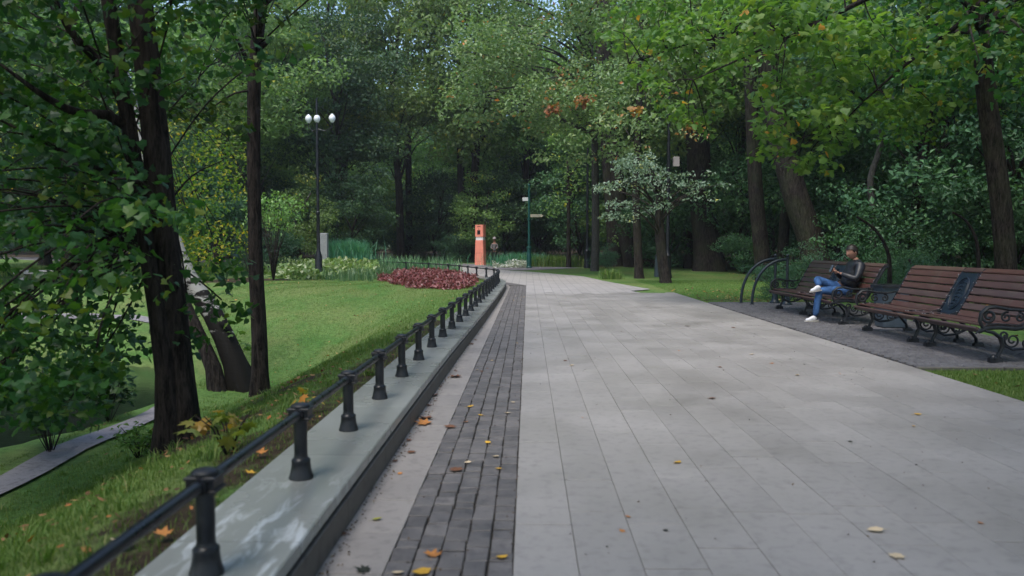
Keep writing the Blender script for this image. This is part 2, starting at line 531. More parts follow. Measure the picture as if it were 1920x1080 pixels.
class MB:
    def __init__(self):
        self.v, self.f, self.s, self.t = [], [], [], []

    def add(self, vs, fs, smooth=False, tint=0.0):
        b = len(self.v)
        self.v += [tuple(p) for p in vs]
        self.f += [tuple(i + b for i in f) for f in fs]
        self.s += [smooth] * len(fs)
        self.t += [tint] * len(fs)
        return self

    def box(self, c, s, M=None, ch=0.0, tint=0.0):
        """box with optional chamfer of the top and the vertical edges"""
        x, y, z = s[0] / 2, s[1] / 2, s[2] / 2
        if ch:
            r1 = [(-x, -y, -z), (x, -y, -z), (x, y, -z), (-x, y, -z)]
            r2 = [(-x, -y, z - ch), (x, -y, z - ch), (x, y, z - ch), (-x, y, z - ch)]
            q = ch
            r3 = [(-x + q, -y + q, z), (x - q, -y + q, z), (x - q, y - q, z), (-x + q, y - q, z)]
            vs = r1 + r2 + r3
            fs = [(3, 2, 1, 0)]
            for k in (0, 4):
                for i in range(4):
                    j = (i + 1) % 4
                    fs.append((k + i, k + j, k + 4 + j, k + 4 + i))
            fs.append((8, 9, 10, 11))
        else:
            vs = [(-x, -y, -z), (x, -y, -z), (x, y, -z), (-x, y, -z), (-x, -y, z), (x, -y, z), (x, y, z), (-x, y, z)]
            fs = [(3, 2, 1, 0), (4, 5, 6, 7), (0, 1, 5, 4), (1, 2, 6, 5), (2, 3, 7, 6), (3, 0, 4, 7)]
        if M is not None:
            vs = [M @ Vector(p) for p in vs]
        vs = [(p[0] + c[0], p[1] + c[1], p[2] + c[2]) for p in vs]
        return self.add(vs, fs, False, tint)

    def tube(self, pts, r, n=10, closed=False, flat=1.0, tint=0.0, jag=0.0, rng=None, up=None):
        pts = [Vector(p) for p in pts]
        if not isinstance(r, (list, tuple)):
            r = [r] * len(pts)
        m = len(pts)
        rings = []
        prev = None
        for i, p in enumerate(pts):
            if closed:
                t = pts[(i + 1) % m] - pts[i - 1]
            else:
                t = pts[min(i + 1, m - 1)] - pts[max(i - 1, 0)]
            t.normalize()
            if prev is None:
                a = Vector(up) if up else (Vector((1, 0, 0)) if abs(t.x) < .8 else Vector((0, 1, 0)))
                nrm = (a - t * a.dot(t)).normalized()
            else:
                nrm = (prev - t * prev.dot(t)).normalized()
            prev = nrm
            bn = t.cross(nrm)
            ring = []
            for k in range(n):
                an = 2 * math.pi * k / n
                rr = r[i] * (1 + (rng.uniform(-jag, jag) if jag else 0))
                ring.append(p + nrm * (math.cos(an) * rr) + bn * (math.sin(an) * rr * flat))
            rings.append(ring)
        vs = [q for ring in rings for q in ring]
        fs = []
        for i in range(m if closed else m - 1):
            j = (i + 1) % m
            for k in range(n):
                l = (k + 1) % n
                fs.append((i * n + k, i * n + l, j * n + l, j * n + k))
        self.add(vs, fs, True, tint)
        if not closed:
            b = len(self.v) - len(vs)
            self.f.append(tuple(b + k for k in reversed(range(n))))
            self.f.append(tuple(b + (m - 1) * n + k for k in range(n)))
            self.s += [False, False]
            self.t += [tint, tint]
        return self

    def lathe(self, prof, c=(0, 0, 0), n=16, sm_=True):
        vs, fs = [], []
        m = len(prof)
        for r, z in prof:
            for k in range(n):
                an = 2 * math.pi * k / n
                vs.append((c[0] + r * math.cos(an), c[1] + r * math.sin(an), c[2] + z))
        for i in range(m - 1):
            for k in range(n):
                l = (k + 1) % n
                fs.append((i * n + k, i * n + l, (i + 1) * n + l, (i + 1) * n + k))
        fs.append(tuple(reversed(range(n))))
        fs.append(tuple((m - 1) * n + k for k in range(n)))
        return self.add(vs, fs, sm_)

    def sphere(self, c, r, n=12, m=8):
        pr = [(max(1e-4, r * math.sin(math.pi * i / m)), -r * math.cos(math.pi * i / m)) for i in range(m + 1)]
        return self.lathe(pr, c, n)

    def mesh(self, name):
        me = bpy.data.meshes.new(name)
        me.from_pydata(self.v, [], self.f)
        me.polygons.foreach_set('use_smooth', self.s)
        at = me.attributes.new('tint', 'FLOAT', 'FACE')
        at.data.foreach_set('value', np.array(self.t, dtype=np.float32))
        me.update()
        return me

    def build(self, name, mat, parent=None, sharp=35):
        me = self.mesh(name)
        me.materials.append(mat)
        if sharp and any(self.s):
            me.set_sharp_from_angle(angle=rad(sharp))
        return link(name, me, parent)


def link(name, me, parent=None, mat=None, world=False):
    o = bpy.data.objects.new(name, me)
    if mat is not None and not me.materials:
        me.materials.append(mat)
    C.objects.link(o)
    if parent is not None:
        o.parent = parent
        if world:      # vertices are world coordinates
            o.matrix_parent_inverse = parent_matrix(parent).inverted()
    return o


def parent_matrix(o):
    M = Matrix.LocRotScale(o.location, o.rotation_euler, o.scale)
    p = o.parent
    return (parent_matrix(p) @ o.matrix_parent_inverse @ M) if p else M


def copy_tree(o, parent=None):
    c = o.copy()
    C.objects.link(c)
    c.parent = parent
    for ch in [x for x in bpy.data.objects if x.parent == o] if parent is None else KIDS(o):
        copy_tree(ch, c)
    return c


def KIDS(o):
    return list(o.children)


# ------------------------------------------------------------------ the ground
# centre line of the railing and wall, in plan
RAIL = [(-1.10, -1.5), (-1.10, 4), (-1.08, 9), (-1.02, 13), (-.96, 18), (-.93, 22), (-.92, 25.5), (-.95, 27.6), (-1.10, 29.4), (-1.50, 31.0),
        (-1.98, 32.3), (-2.45, 33.6), (-3.05, 35.1), (-3.9, 36.6), (-5.2, 38.4), (-7.0, 40.2), (-9.5, 42.2), (-13, 44.3)]
RA = np.array(RAIL)


def catmull(P, step=.25):
    out = []
    P = [np.array(p, float) for p in P]
    P = [2 * P[0] - P[1]] + P + [2 * P[-1] - P[-2]]
    for i in range(1, len(P) - 2):
        L = np.linalg.norm(P[i + 1] - P[i])
        n = max(1, int(L / step))
        for k in range(n):
            t = k / n
            out.append(.5 * ((2 * P[i]) + (-P[i - 1] + P[i + 1]) * t + (2 * P[i - 1] - 5 * P[i] + 4 * P[i + 1] - P[i + 2]) * t * t
                             + (-P[i - 1] + 3 * P[i] - 3 * P[i + 1] + P[i + 2]) * t ** 3))
    out.append(P[-2])
    return np.array(out)


RC = catmull(RAIL)
RT = np.gradient(RC, axis=0)
RT /= np.linalg.norm(RT, axis=1)[:, None]
RL = np.stack([-RT[:, 1], RT[:, 0]], 1)      # to the left of the direction of travel
RS = np.concatenate([[0], np.cumsum(np.linalg.norm(np.diff(RC, axis=0), axis=1))])


def rail_at(s, off=0.0):
    x = np.interp(s, RS, RC[:, 0]); y = np.interp(s, RS, RC[:, 1])
    lx = np.interp(s, RS, RL[:, 0]); ly = np.interp(s, RS, RL[:, 1])
    l = math.hypot(lx, ly)
    return (x + off * lx / l, y + off * ly / l)


def sdist(X, Y):
    """signed distance, positive left of the wall (lawn side)"""
    X = np.atleast_1d(X).astype(float); Y = np.atleast_1d(Y).astype(float)
    best = np.full(X.shape, 1e9); sg = np.zeros(X.shape)
    for i in range(0, len(RC), 2):
        dx = X - RC[i, 0]; dy = Y - RC[i, 1]
        d = np.hypot(dx, dy)
        s = dx * RL[i, 0] + dy * RL[i, 1]
        mk = d < best
        best = np.where(mk, d, best)
        sg = np.where(mk, s, sg)
    # inside one cell use the across distance
    return np.where(best < 3.0, sg, np.sign(sg) * best)


def smn(a, b, x):
    t = np.clip((x - a) / (b - a), 0, 1)
    return t * t * (3 - 2 * t)


def hills(X, Y):
    r = 0.013 * np.maximum(0, Y - 33)
    return r


def lawn_z(X, Y, s):
    S = smn(.45, 3.9, s)
    D = 1.22 * (1 - smn(13, 27, Y))
    back = 1 - .75 * smn(13, 24, -X)
    z = .13 - D * S * back
    # pond bed
    q = ((X + 9.6) / 3.6) ** 2 + ((Y - 13.2) / 5.2) ** 2
    z = z - .55 * (1 - smn(.75, 1.1, q))
    z = z + .03 * np.sin(X * 1.3 + Y * .7) * smn(1.5, 4, s) + .02 * np.sin(X * 2.9 - Y * 1.9) * smn(1, 3, s)
    return z + hills(X, Y)


def ground_z(X, Y):
    X = np.atleast_1d(X).astype(float); Y = np.atleast_1d(Y).astype(float)
    s = sdist(X, Y)
    left = lawn_z(X, Y, s)
    right = -.03 + hills(X, Y) + .02 * smn(7, 12, X) * np.sin(X * .9 + Y * .6)
    t = smn(-.12, .12, s)
    return right * (1 - t) + left * t


def gz(x, y):
    return float(ground_z(x, y)[0])


def GT(px, py):
    """sight line down to the real ground"""
    r = ray(px, py)
    t = 1.0
    for _ in range(60):
        p = CAM + r * t
        z = gz(p.x, p.y)
        if abs(p.z - z) < .004:
            break
        t += (z - p.z) / r.z * .6 if r.z < -1e-4 else .5
        t = max(.3, min(t, 140))
    p = CAM + r * t
    return Vector((p.x, p.y, gz(p.x, p.y)))


def lines(spec):
    out = []
    for a_, b_, st in spec:
        out += list(np.arange(a_, b_, st))
    out.append(spec[-1][1])
    return np.array(out)


gx = lines([(-110, -40, 5), (-40, -14, 1.3), (-14, -4, .4), (-4, 0, .1), (0, 4, .8), (4, 14, .5), (14, 40, 2), (40, 110, 5)])
gy = lines([(-14, 0, 2), (0, 26, .25), (26, 46, .2), (46, 80, 1.5), (80, 170, 6)])
GX, GY = np.meshgrid(gx, gy)
GZ = ground_z(GX.ravel(), GY.ravel())
V = np.stack([GX.ravel(), GY.ravel(), GZ], 1)
nx, ny = len(gx), len(gy)
ii = (np.arange(ny - 1)[:, None] * nx + np.arange(nx - 1)[None, :]).ravel()
Fq = np.stack([ii, ii + 1, ii + nx + 1, ii + nx], 1)
X, Y = GX.ravel(), GY.ravel()
S_ = sdist(X, Y)


def earth_mask(X, Y, S_):
    e = np.zeros_like(X)
    # worn strip along the wall, and round the tree feet
    e = np.maximum(e, .66 * (1 - smn(.5, 1.2, S_)) * (S_ > 0) * (Y < 14))
    for (tx, ty, r) in ((-2.6, 6.2, .8), (-2.6, 8.4, .7), (-3.5, 9.9, 1.25), (-10.5, 30, 2.2)):
        e = np.maximum(e, .95 * (1 - smn(.4, 1.2, np.hypot(X - tx, Y - ty) / r)))
    # under the woods
    e = np.maximum(e, .9 * smn(9.5, 13, X) * smn(14, 20, Y) * (1 - .0 * Y))
    e = np.maximum(e, .9 * smn(46, 52, Y) * smn(-4, 2, X))
    e = np.maximum(e, .9 * smn(58, 66, Y))
    e = np.maximum(e, .55 * smn(7.6, 9, X) * (Y < 20))
    e = np.maximum(e, .5 * (1 - smn(.6, 1.2, np.hypot((X - 6.6) / 2.5, (Y - 21.6) / .9))))
    return e


me = np_mesh('lawn', V, Fq, earth_mask(X, Y, S_), True, attr='earth')
lawn = link('lawn', me, None, M_ground)
tag(lawn, 'green lawn and bare woodland earth around the paved path', kind='structure')

# pond
mb = MB()
ring = []
for k in range(40):
    an = 2 * math.pi * k / 40
    ring.append((-9.6 + 3.9 * math.cos(an), 13.2 + 5.6 * math.sin(an), -1.27))
mb.add(ring, [tuple(range(40))])
tag(mb.build('pond_water', M_water), 'dark still pond water below the bank', kind='structure')


def strip(name, pts, widths, mat, lift=.012, label=None, seg=.4, cols=6):
    P = catmull(pts, seg)
    T = np.gradient(P, axis=0); T /= np.linalg.norm(T, axis=1)[:, None]
    L = np.stack([-T[:, 1], T[:, 0]], 1)
    w = np.interp(np.linspace(0, 1, len(P)), np.linspace(0, 1, len(widths)), widths)
    vs = []
    for i in range(len(P)):
        for k in range(cols + 1):
            q = P[i] + L[i] * w[i] * (k / cols - .5)
            vs.append((q[0], q[1], gz(q[0], q[1]) + lift))
    n = cols + 1
    fs = [(i * n + k, i * n + k + 1, (i + 1) * n + k + 1, (i + 1) * n + k) for i in range(len(P) - 1) for k in range(cols)]
    fs = [f[::-1] for f in fs]
    me = bpy.data.meshes.new(name); me.from_pydata(vs, [], fs); me.materials.append(mat)
    o = link(name, me)
    tag(o, label, kind='structure')
    return o


lp = [GT(-330, 1040), GT(-150, 975), GT(0, 915), GT(130, 845), GT(260, 792), GT(345, 738)]
strip('lower_path', [(p.x, p.y) for p in lp], [.5, .5, .46, .42, .36, .3], M_lowpath, .035, 'worn stone path round the pond at the foot of the bank')
strip('earth_track', [(-26, 19.4), (-18, 20.0), (-13, 20.6), (-10.6, 20.4), (-8.8, 19.6)], [1.2, 1.2, 1.1, .7, .3], M_lowpath, .02, 'pale worn track on the far side of the pond')
strip('asphalt_path', [(1.5, 45.2), (-3, 49.5), (-9, 54), (-18, 59), (-34, 64), (-70, 70)], [5, 7, 8, 8, 8], M_asph, .02, 'grey asphalt path leading left into the park', 1.0, 8)

# ---- the main path: dark bed, then paving
PATH_R = 4.56
mb = MB()
mb.add([(-.90, -3, -.022), (PATH_R, -3, -.022), (PATH_R, 24, -.022), (0, 24, -.022), (0, 29.3, -.022), (-.90, 29.3, -.022)], [(0, 1, 2, 3, 4, 5)])
path = mb.build('main_path', M_joint)
tag(path, 'wide main path paved with pale grey slabs, curving left in the distance', kind='structure')

rnd = random.Random(7)
LEN = [.57, .855, 1.14]


def slab_mesh(name, w, l, h, ch, mat, n=4, seed=0, wob=0.0):
    out = []
    r = random.Random(seed)
    for k in range(n):
        b = MB()
        x, y = w / 2, l / 2
        def j():
            return r.uniform(-wob, wob)
        base = [(-x + j(), -y + j()), (x + j(), -y + j()), (x + j(), y + j()), (-x + j(), y + j())]
        vs = [(p[0], p[1], -h) for p in base] + [(p[0], p[1], -ch) for p in base]
        vs += [(p[0] - math.copysign(ch, p[0]), p[1] - math.copysign(ch, p[1]), r.uniform(-wob, 0) * .5) for p in base]
        fs = []
        for q in (0, 4):
            for i in range(4):
                jn = (i + 1) % 4
                fs.append((q + i, q + jn, q + 4 + jn, q + 4 + i))
        fs.append((8, 9, 10, 11))
        b.add(vs, fs)
        me = b.mesh(name)
        me.materials.append(mat)
        out.append(me)
    return out


slab_me = {l: slab_mesh('paving_slab', .2822, l - .0055, .05, .0014, M_slab, 1)[0] for l in LEN}
cells = []
for r_ in range(16):
    y = -1.4 - rnd.uniform(0, 1)
    while y < 24:
        l = rnd.choice([.57, .855, .855, 1.14, 1.14])
        cells.append((.0025 + .285 * (r_ + .5), y + l / 2, l))
        y += l
near = [c for c in cells if 2.2 < c[1] < 15.8]
vis = [c for c in near if True]
vis.sort(key=lambda c: c[1])
vis = vis[:298]
visset = set(vis)
for (x, y, l) in vis:
    o = link('paving_slab', slab_me[l], path)
    o.location = (x, y, rnd.uniform(-.0012, .0012))
    o.rotation_euler = (rnd.uniform(-.0012, .0012), rnd.uniform(-.003, .003), 0)
mb = MB()
for c in cells:
    if c not in visset:
        mb.box((c[0], c[1], -.025 + rnd.uniform(-.001, .001)), (.2822, c[2] - .0055, .05), ch=.0015, tint=rnd.random())
tag(mb.build('paving_slabs', M_slab, path), kind='stuff')

# edge strip of single pinkish slabs between wall and setts
mb = MB()
eds = []
y = -1
while y < 29.5:
    l = rnd.choice([.5, .6, .6, .75])
    eds.append((y + l / 2, l)); y += l
e_me = {l: slab_mesh('edge_slab', .285, l - .004, .05, .0025, M_slab_edge, 1)[0] for l in (.5, .6, .75)}
for y, l in eds:
    xk = rail_at(np.interp(y, RC[:110, 1], RS[:110]))[0]
    if y > 28.0:
        continue
    o = link('edge_slab', e_me[l], path)
    o.location = (-.7, y, rnd.uniform(-.001, .001))
# dark sett strip : 5 across
SW = .112
cob = {l: slab_mesh('sett', SW - .004, l - .006, .05, .004, M_cobble, 4, int(l * 100), .0036) for l in (.10, .13, .17, .21)}
cc = []
for k in range(5):
    y = -1 - rnd.random() * .2
    while y < 29:
        l = rnd.choice([.10, .13, .17, .17, .21])
        cc.append((-.56 + SW * (k + .5) + .002, y + l / 2, l)); y += l
cc.sort(key=lambda c: c[1])
nearc = [c for c in cc if c[1] > 3.0][:298]
ns = set(nearc)
for (x, y, l) in nearc:
    o = link('sett', rnd.choice(cob[l]), path)
    o.location = (x, y, rnd.uniform(-.003, .001))
    o.rotation_euler = (rnd.uniform(-.008, .008), rnd.uniform(-.012, .012), rnd.uniform(-.014, .014))
    o.scale = (rnd.uniform(.93, 1.0), rnd.uniform(.96, 1.0), 1)
mb = MB()
for c in cc:
    if c not in ns:
        mb.box((c[0], c[1], -.025 + rnd.uniform(-.004, .001)), (SW - .004, c[2] - .005, .05), ch=.0035, tint=rnd.random())
tag(mb.build('setts', M_cobble, path), kind='stuff')

# far paving sheet (joints too fine to pick apart), follows the bend
R_edge = [(24, PATH_R), (24.001, 3.6), (25.6, 3.35), (26.6, 4.2), (28, 3.9), (33, 3.2), (36.8, 2.6), (41.2, .4), (43.9, -1.4), (48, -2.9)]
fy = lines([(24, 48, .4)])
vs, fs = [], []
colsn = 16
for y in fy:
    if y < 29.2:
        lx = 0.0
    else:
        # right hand edge of the wall top at this y
        lx = np.interp(y, (RC - RL * .26)[:, 1], (RC - RL * .26)[:, 0])
    rx = np.interp(y, [p[0] for p in R_edge], [p[1] for p in R_edge])
    if y > 41.5:
        lx = max(lx, -9.5)
    for k in range(colsn + 1):
        x = lx + (max(rx, lx + .05) - lx) * k / colsn
        vs.append((x, y, .0 + float(hills(0, y))))
n = colsn + 1
fs = [(i * n + k, i * n + k + 1, (i + 1) * n + k + 1, (i + 1) * n + k) for i in range(len(fy) - 1) for k in range(colsn)]
me = bpy.data.meshes.new('far_paving'); me.from_pydata(vs, [], fs); me.materials.append(M_farpave)
tag(link('far_paving', me), 'pale paving where the main path bends left round the wall end', kind='structure')
# setts and pinkish strip laid round the wall end as thin sheets
def ring_strip(name, s0, s1, o0, o1, mat, z, label):
    vs = []
    S = np.arange(s0, s1, .3)
    for i, s in enumerate(S):
        t = i / (len(S) - 1)
        a_ = rail_at(s, -o0); b_ = rail_at(s, -(o0 + (o1 - o0) * (1 - .55 * t)))
        for q in (a_, b_):
            vs.append((q[0], q[1], z + float(hills(0, q[1]))))
    fs = [(2 * i, 2 * i + 1, 2 * i + 3, 2 * i + 2) for i in range(len(S) - 1)]
    me = bpy.data.meshes.new(name); me.from_pydata(vs, [], fs); me.materials.append(mat)
    o = link(name, me); tag(o, label, kind='structure')


s27 = float(np.interp(28.2, RC[:120, 1], RS[:120]))
ring_strip('edge_strip', s27, s27 + 6, .25, .42, M_slab_edge, .004, 'pinkish edge strip round the end of the low wall')
ring_strip('sett_band', s27 + .7, s27 + 5, .42, 1.0, M_cobble, .008, 'dark sett band tapering out round the end of the low wall')

# bench pad: small setts, and its stone edging
mb = MB()
mb.add([(PATH_R + .003, 9.35, -.024), (7.35, 9.35, -.024), (7.35, 20.4, -.024), (PATH_R + .003, 20.4, -.024)], [(0, 1, 2, 3)])
pad = mb.build('bench_pad', M_joint)
tag(pad, 'dark grey sett area beside the path where the benches stand', kind='structure')
mb = MB()
y = 9.4
row = 0
while y < 20.35:
    x = PATH_R + .06 + (row % 2) * .05
    while x < 7.3:
        l = rnd.uniform(.08, .115)
        mb.box((x + l / 2, y + .05, -.022 + rnd.uniform(-.004, .004)), (l - .01, .092, .05), ch=.008, tint=rnd.random())
        x += l
    y += .1; row += 1
tag(mb.build('pad_setts', M_pad, pad), kind='stuff')
es = slab_mesh('edging_stone', .06, .98, .12, .006, M_face, 1)[0]
for k in range(3):
    o = link('edging_stone', es, pad); o.location = (PATH_R + .5 + k, 9.3, .012); o.rotation_euler = (0, 0, rad(90))

# ---- low wall
wall = empty('low_wall', (-1.1, 4, 0), 'low granite wall with flat green grey top stones carrying the black railing', 'low wall')
wm = Matrix.Translation((-1.1, 4, 0)).inverted()


def wall_piece(name, s0, s1, oL, oR, z0, z1, ch, mat, n=3):
    """block following the wall line; offsets positive to the lawn side"""
    b = MB()
    vs = []
    for i in range(n + 1):
        s = s0 + (s1 - s0) * i / n
        hz = 0.0
        A = rail_at(s, oL); B = rail_at(s, oR)
        A2 = rail_at(s, oL - ch); B2 = rail_at(s, oR + ch)
        hz = max(0, .013 * (A[1] - 33))
        vs += [(A[0], A[1], z0 + hz), (A[0], A[1], z1 - ch + hz), (A2[0], A2[1], z1 + hz), (B2[0], B2[1], z1 + hz), (B[0], B[1], z1 - ch + hz), (B[0], B[1], z0 + hz)]
    fs = []
    for i in range(n):
        for k in range(6):
            l = (k + 1) % 6
            fs.append((i * 6 + k, i * 6 + l, (i + 1) * 6 + l, (i + 1) * 6 + k))
    fs.append((5, 4, 3, 2, 1, 0)); q = n * 6
    fs.append((q, q + 1, q + 2, q + 3, q + 4, q + 5))
    vs = [(v[0] + 1.1, v[1] - 4, v[2]) for v in vs]
    b.add(vs, fs)
    return b.build(name, mat, wall)


s = .6
while s < RS[-1] - 1.5:
    L_ = 1.35
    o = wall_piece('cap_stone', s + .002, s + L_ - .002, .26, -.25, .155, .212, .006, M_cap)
    s += L_
s = .2
while s < RS[-1] - 1.5:
    L_ = 1.05
    wall_piece('face_stone', s + .002, s + L_ - .002, -.02, -.262, -.06, .137, .006, M_face)
    s += L_
wall_piece('core', .3, RS[-1] - 1.6, .24, -.225, -.2, .158, .0, M_joint, 90)


# ---- railing
def post_mesh():
    b = MB()
    b.lathe([(.062, 0), (.062, .012), (.058, .02), (.05, .055), (.047, .085), (.049, .092), (.046, .10), (.036, .108), (.034, .12)], n=20)
    b.lathe([(.0335, .105), (.0335, .30), (.0335, .31)], n=20)
    return b.mesh('post')


pm = post_mesh(); pm.materials.append(M_iron); pm.set_sharp_from_angle(angle=rad(40))
b = MB()
b.box((0, 0, .338), (.10, .098, .062), ch=.006)
b.lathe([(.047, .369), (.049, .374), (.047, .38), (.038, .386), (.012, .392), (.001, .393)], n=18)
for zz in (.315, .362):
    b.box((0, 0, zz), (.112, .108, .012), ch=.002)
hm = b.mesh('post_head'); hm.materials.append(M_iron); hm.set_sharp_from_angle(angle=rad(40))
railing = empty('railing', (-1.1, 4, 0), 'low black iron railing running along the wall and bending left at its far end', 'railing')
posts = []
s_end = float(RS[-1]) - 1.8
s0 = float(np.interp(4.04, RC[:60, 1], RS[:60]))
s = s0 - 3 * 1.08
while s < s_end:
    y = rail_at(s)[1]
    posts.append(s)
    s += 1.08 if y < 29 else (1.3 if y < 35 else 2.0)
posts = [q - .13 if abs(q - (s0 - 1.08)) < .01 else q for q in posts]
pts = []
for s in posts:
    x, y = rail_at(s)
    z = .212 + max(0, .013 * (y - 33))
    x2, y2 = rail_at(s + .1)
    an = math.atan2(y2 - y, x2 - x) - math.pi / 2
    p = link('post', pm, railing); p.location = (x + 1.1, y - 4, z); p.rotation_euler = (0, 0, an)
    h = link('post_head', hm, p)
    pts.append((x, y, z + .338, an))
for a_, b_ in zip(pts[:-1], pts[1:]):
    mb = MB()
    A = Vector(a_[:3]); B = Vector(b_[:3]); d = (B - A).normalized()
    mb.tube([A + d * .045 - Vector((-1.1, 4, 0)), B - d * .045 - Vector((-1.1, 4, 0))], .0235, 16)
    mb.tube([A + d * .045 - Vector((-1.1, 4, 0)), A + d * .068 - Vector((-1.1, 4, 0))], .031, 16)
    mb.tube([B - d * .068 - Vector((-1.1, 4, 0)), B - d * .045 - Vector((-1.1, 4, 0))], .031, 16)
    mb.build('rail', M_rail, railing)


# ------------------------------------------------------------------ leaves (numpy)
MAPLE = np.array([(0, 0), (.30, -.10), (.26, .12), (.60, .20), (.40, .36), (.52, .66), (.20, .55), (0, 1), (-.20, .55), (-.52, .66), (-.40, .36), (-.60, .20), (-.26, .12), (-.30, -.10)])
MAPLE_LO = np.array([(0, 0), (.52, .08), (.30, .36), (.34, .68), (0, 1), (-.34, .68), (-.30, .36), (-.52, .08)])
OVAL = np.array([(0, 0), (.27, .30), (.22, .70), (0, 1), (-.22, .70), (-.27, .30)])


def unit(a):
    return a / np.maximum(1e-9, np.linalg.norm(a, axis=1))[:, None]


def leaves(P, N, size, shape, rng, droop=.15, tint=None):
    n = len(P)
    R = rng.normal(size=(n, 3))
    N = unit(N)
    T = unit(R - N * np.sum(R * N, 1)[:, None])
    B = np.cross(N, T)
    size = np.broadcast_to(np.asarray(size, float), (n,))[:, None]
    if tint is None:
        tint = rng.random(n)
    if shape == 'diamond':
        vs = np.stack([P, P + (B * .30 + T * .45 + N * droop * .6) * size, P + (T) * size - N * size * droop, P + (-B * .30 + T * .45 + N * droop * .6) * size], 1)
        k = np.arange(n)[:, None] * 4
        Fc = np.concatenate([k + np.array([[0, 1, 2]]), k + np.array([[0, 2, 3]])], 1).reshape(-1, 3)
        return vs.reshape(-1, 3), Fc, np.repeat(tint, 2)
    sh = {'maple': MAPLE, 'maple_lo': MAPLE_LO, 'oval': OVAL}[shape]
    m = len(sh)
    cx, cy = 0, sh[:, 1].mean()
    zz = -droop * ((np.abs(sh[:, 0])) * 1.1 + np.maximum(0, sh[:, 1] - .5) * .9)
    vs = P[:, None, :] + size[:, None] * (B[:, None, :] * sh[None, :, 0:1] + T[:, None, :] * sh[None, :, 1:2] + N[:, None, :] * zz[None, :, None])
    ce = P[:, None, :] + size[:, None] * (T[:, None, :] * cy)
    vs = np.concatenate([ce, vs], 1)
    k = np.arange(n)[:, None] * (m + 1)
    tri = []
    for i in range(m):
        tri.append([0, 1 + i, 1 + (i + 1) % m])
    Fc = (k[:, None, :] + np.array(tri)[None, :, :]).reshape(-1, 3)
    return vs.reshape(-1, 3), Fc, np.repeat(tint, m)


def cloud(clusters, per, size, shape, rng, upb=.7, out=.5, rndn=.6, droop=.15, spread=1.0, tintbias=0.0, shell=.45, hotf=.004):
    """clusters: (x,y,z,rx,ry,rz)"""
    P, N, T = [], [], []
    for c in clusters:
        vol = (c[3] * c[4] * c[5]) ** (1 / 3)
        n = max(4, int(per * vol ** 2)) if per > 0 else int(-per)
        d = unit(rng.normal(size=(n, 3)))
        rr = (shell + (1 - shell) * rng.random(n)) ** .8
        # layered boughs: squeeze into a few tiers
        q = d * rr[:, None] * np.array([c[3], c[4], c[5]]) * spread
        q += rng.normal(size=(n, 3)) * .08 * vol
        P.append(q + np.array(c[:3]))
        N.append(d * out + np.array([0, 0, upb]) + rng.normal(size=(n, 3)) * rndn)
        t = np.clip(rng.random(n) * .75 + rng.normal() * .1 + tintbias + .12, 0, .985)
        hot = rng.random(n) < hotf
        t = np.where(hot, 1.0, t)
        T.append(t)
    P = np.concatenate(P); N = np.concatenate(N); T = np.concatenate(T)
    sz = size * rng.uniform(.65, 1.2, len(P))
    return leaves(P, N, sz, shape, rng, droop, T)


def crown_clusters(rng, c, R, k, cr, flat=.55, low=-1.0, rot=None):
    """k leafy boughs spread through an uneven ellipsoid crown"""
    out = []
    ph = rng.random(3) * 6
    while len(out) < k:
        d = unit(rng.normal(size=(1, 3)))[0]
        if d[2] < low:
            continue
        lump = 1 + .22 * math.sin(3 * math.atan2(d[1], d[0]) + ph[0]) + .15 * math.sin(5 * d[2] + ph[1])
        rr = rng.uniform(.35, 1.0) ** .6 * lump
        p = np.array(c) + d * rr * np.array(R)
        r = cr * rng.uniform(.7, 1.35)
        out.append((p[0], p[1], p[2], r * 1.15, r * 1.15, r * flat))
    return out


def limb_tubes(mb, frm, clusters, r0, rng, every=2, sag=.12, n=7, seg=6):
    for i, c in enumerate(clusters):
        if i % every:
            continue
        A = Vector(frm(c)); B = Vector(c[:3])
        L = (B - A).length
        pts = []
        off = Vector((rng.normal(), rng.normal(), rng.normal())) * L * .05
        for k in range(seg + 1):
            t = k / seg
            pts.append(A.lerp(B, t) + off * math.sin(math.pi * t) + Vector((0, 0, L * sag * math.sin(math.pi * t))))
        rs = [max(.008, r0 * (1 - .85 * k / seg)) for k in range(seg + 1)]
        mb.tube(pts, rs, n)


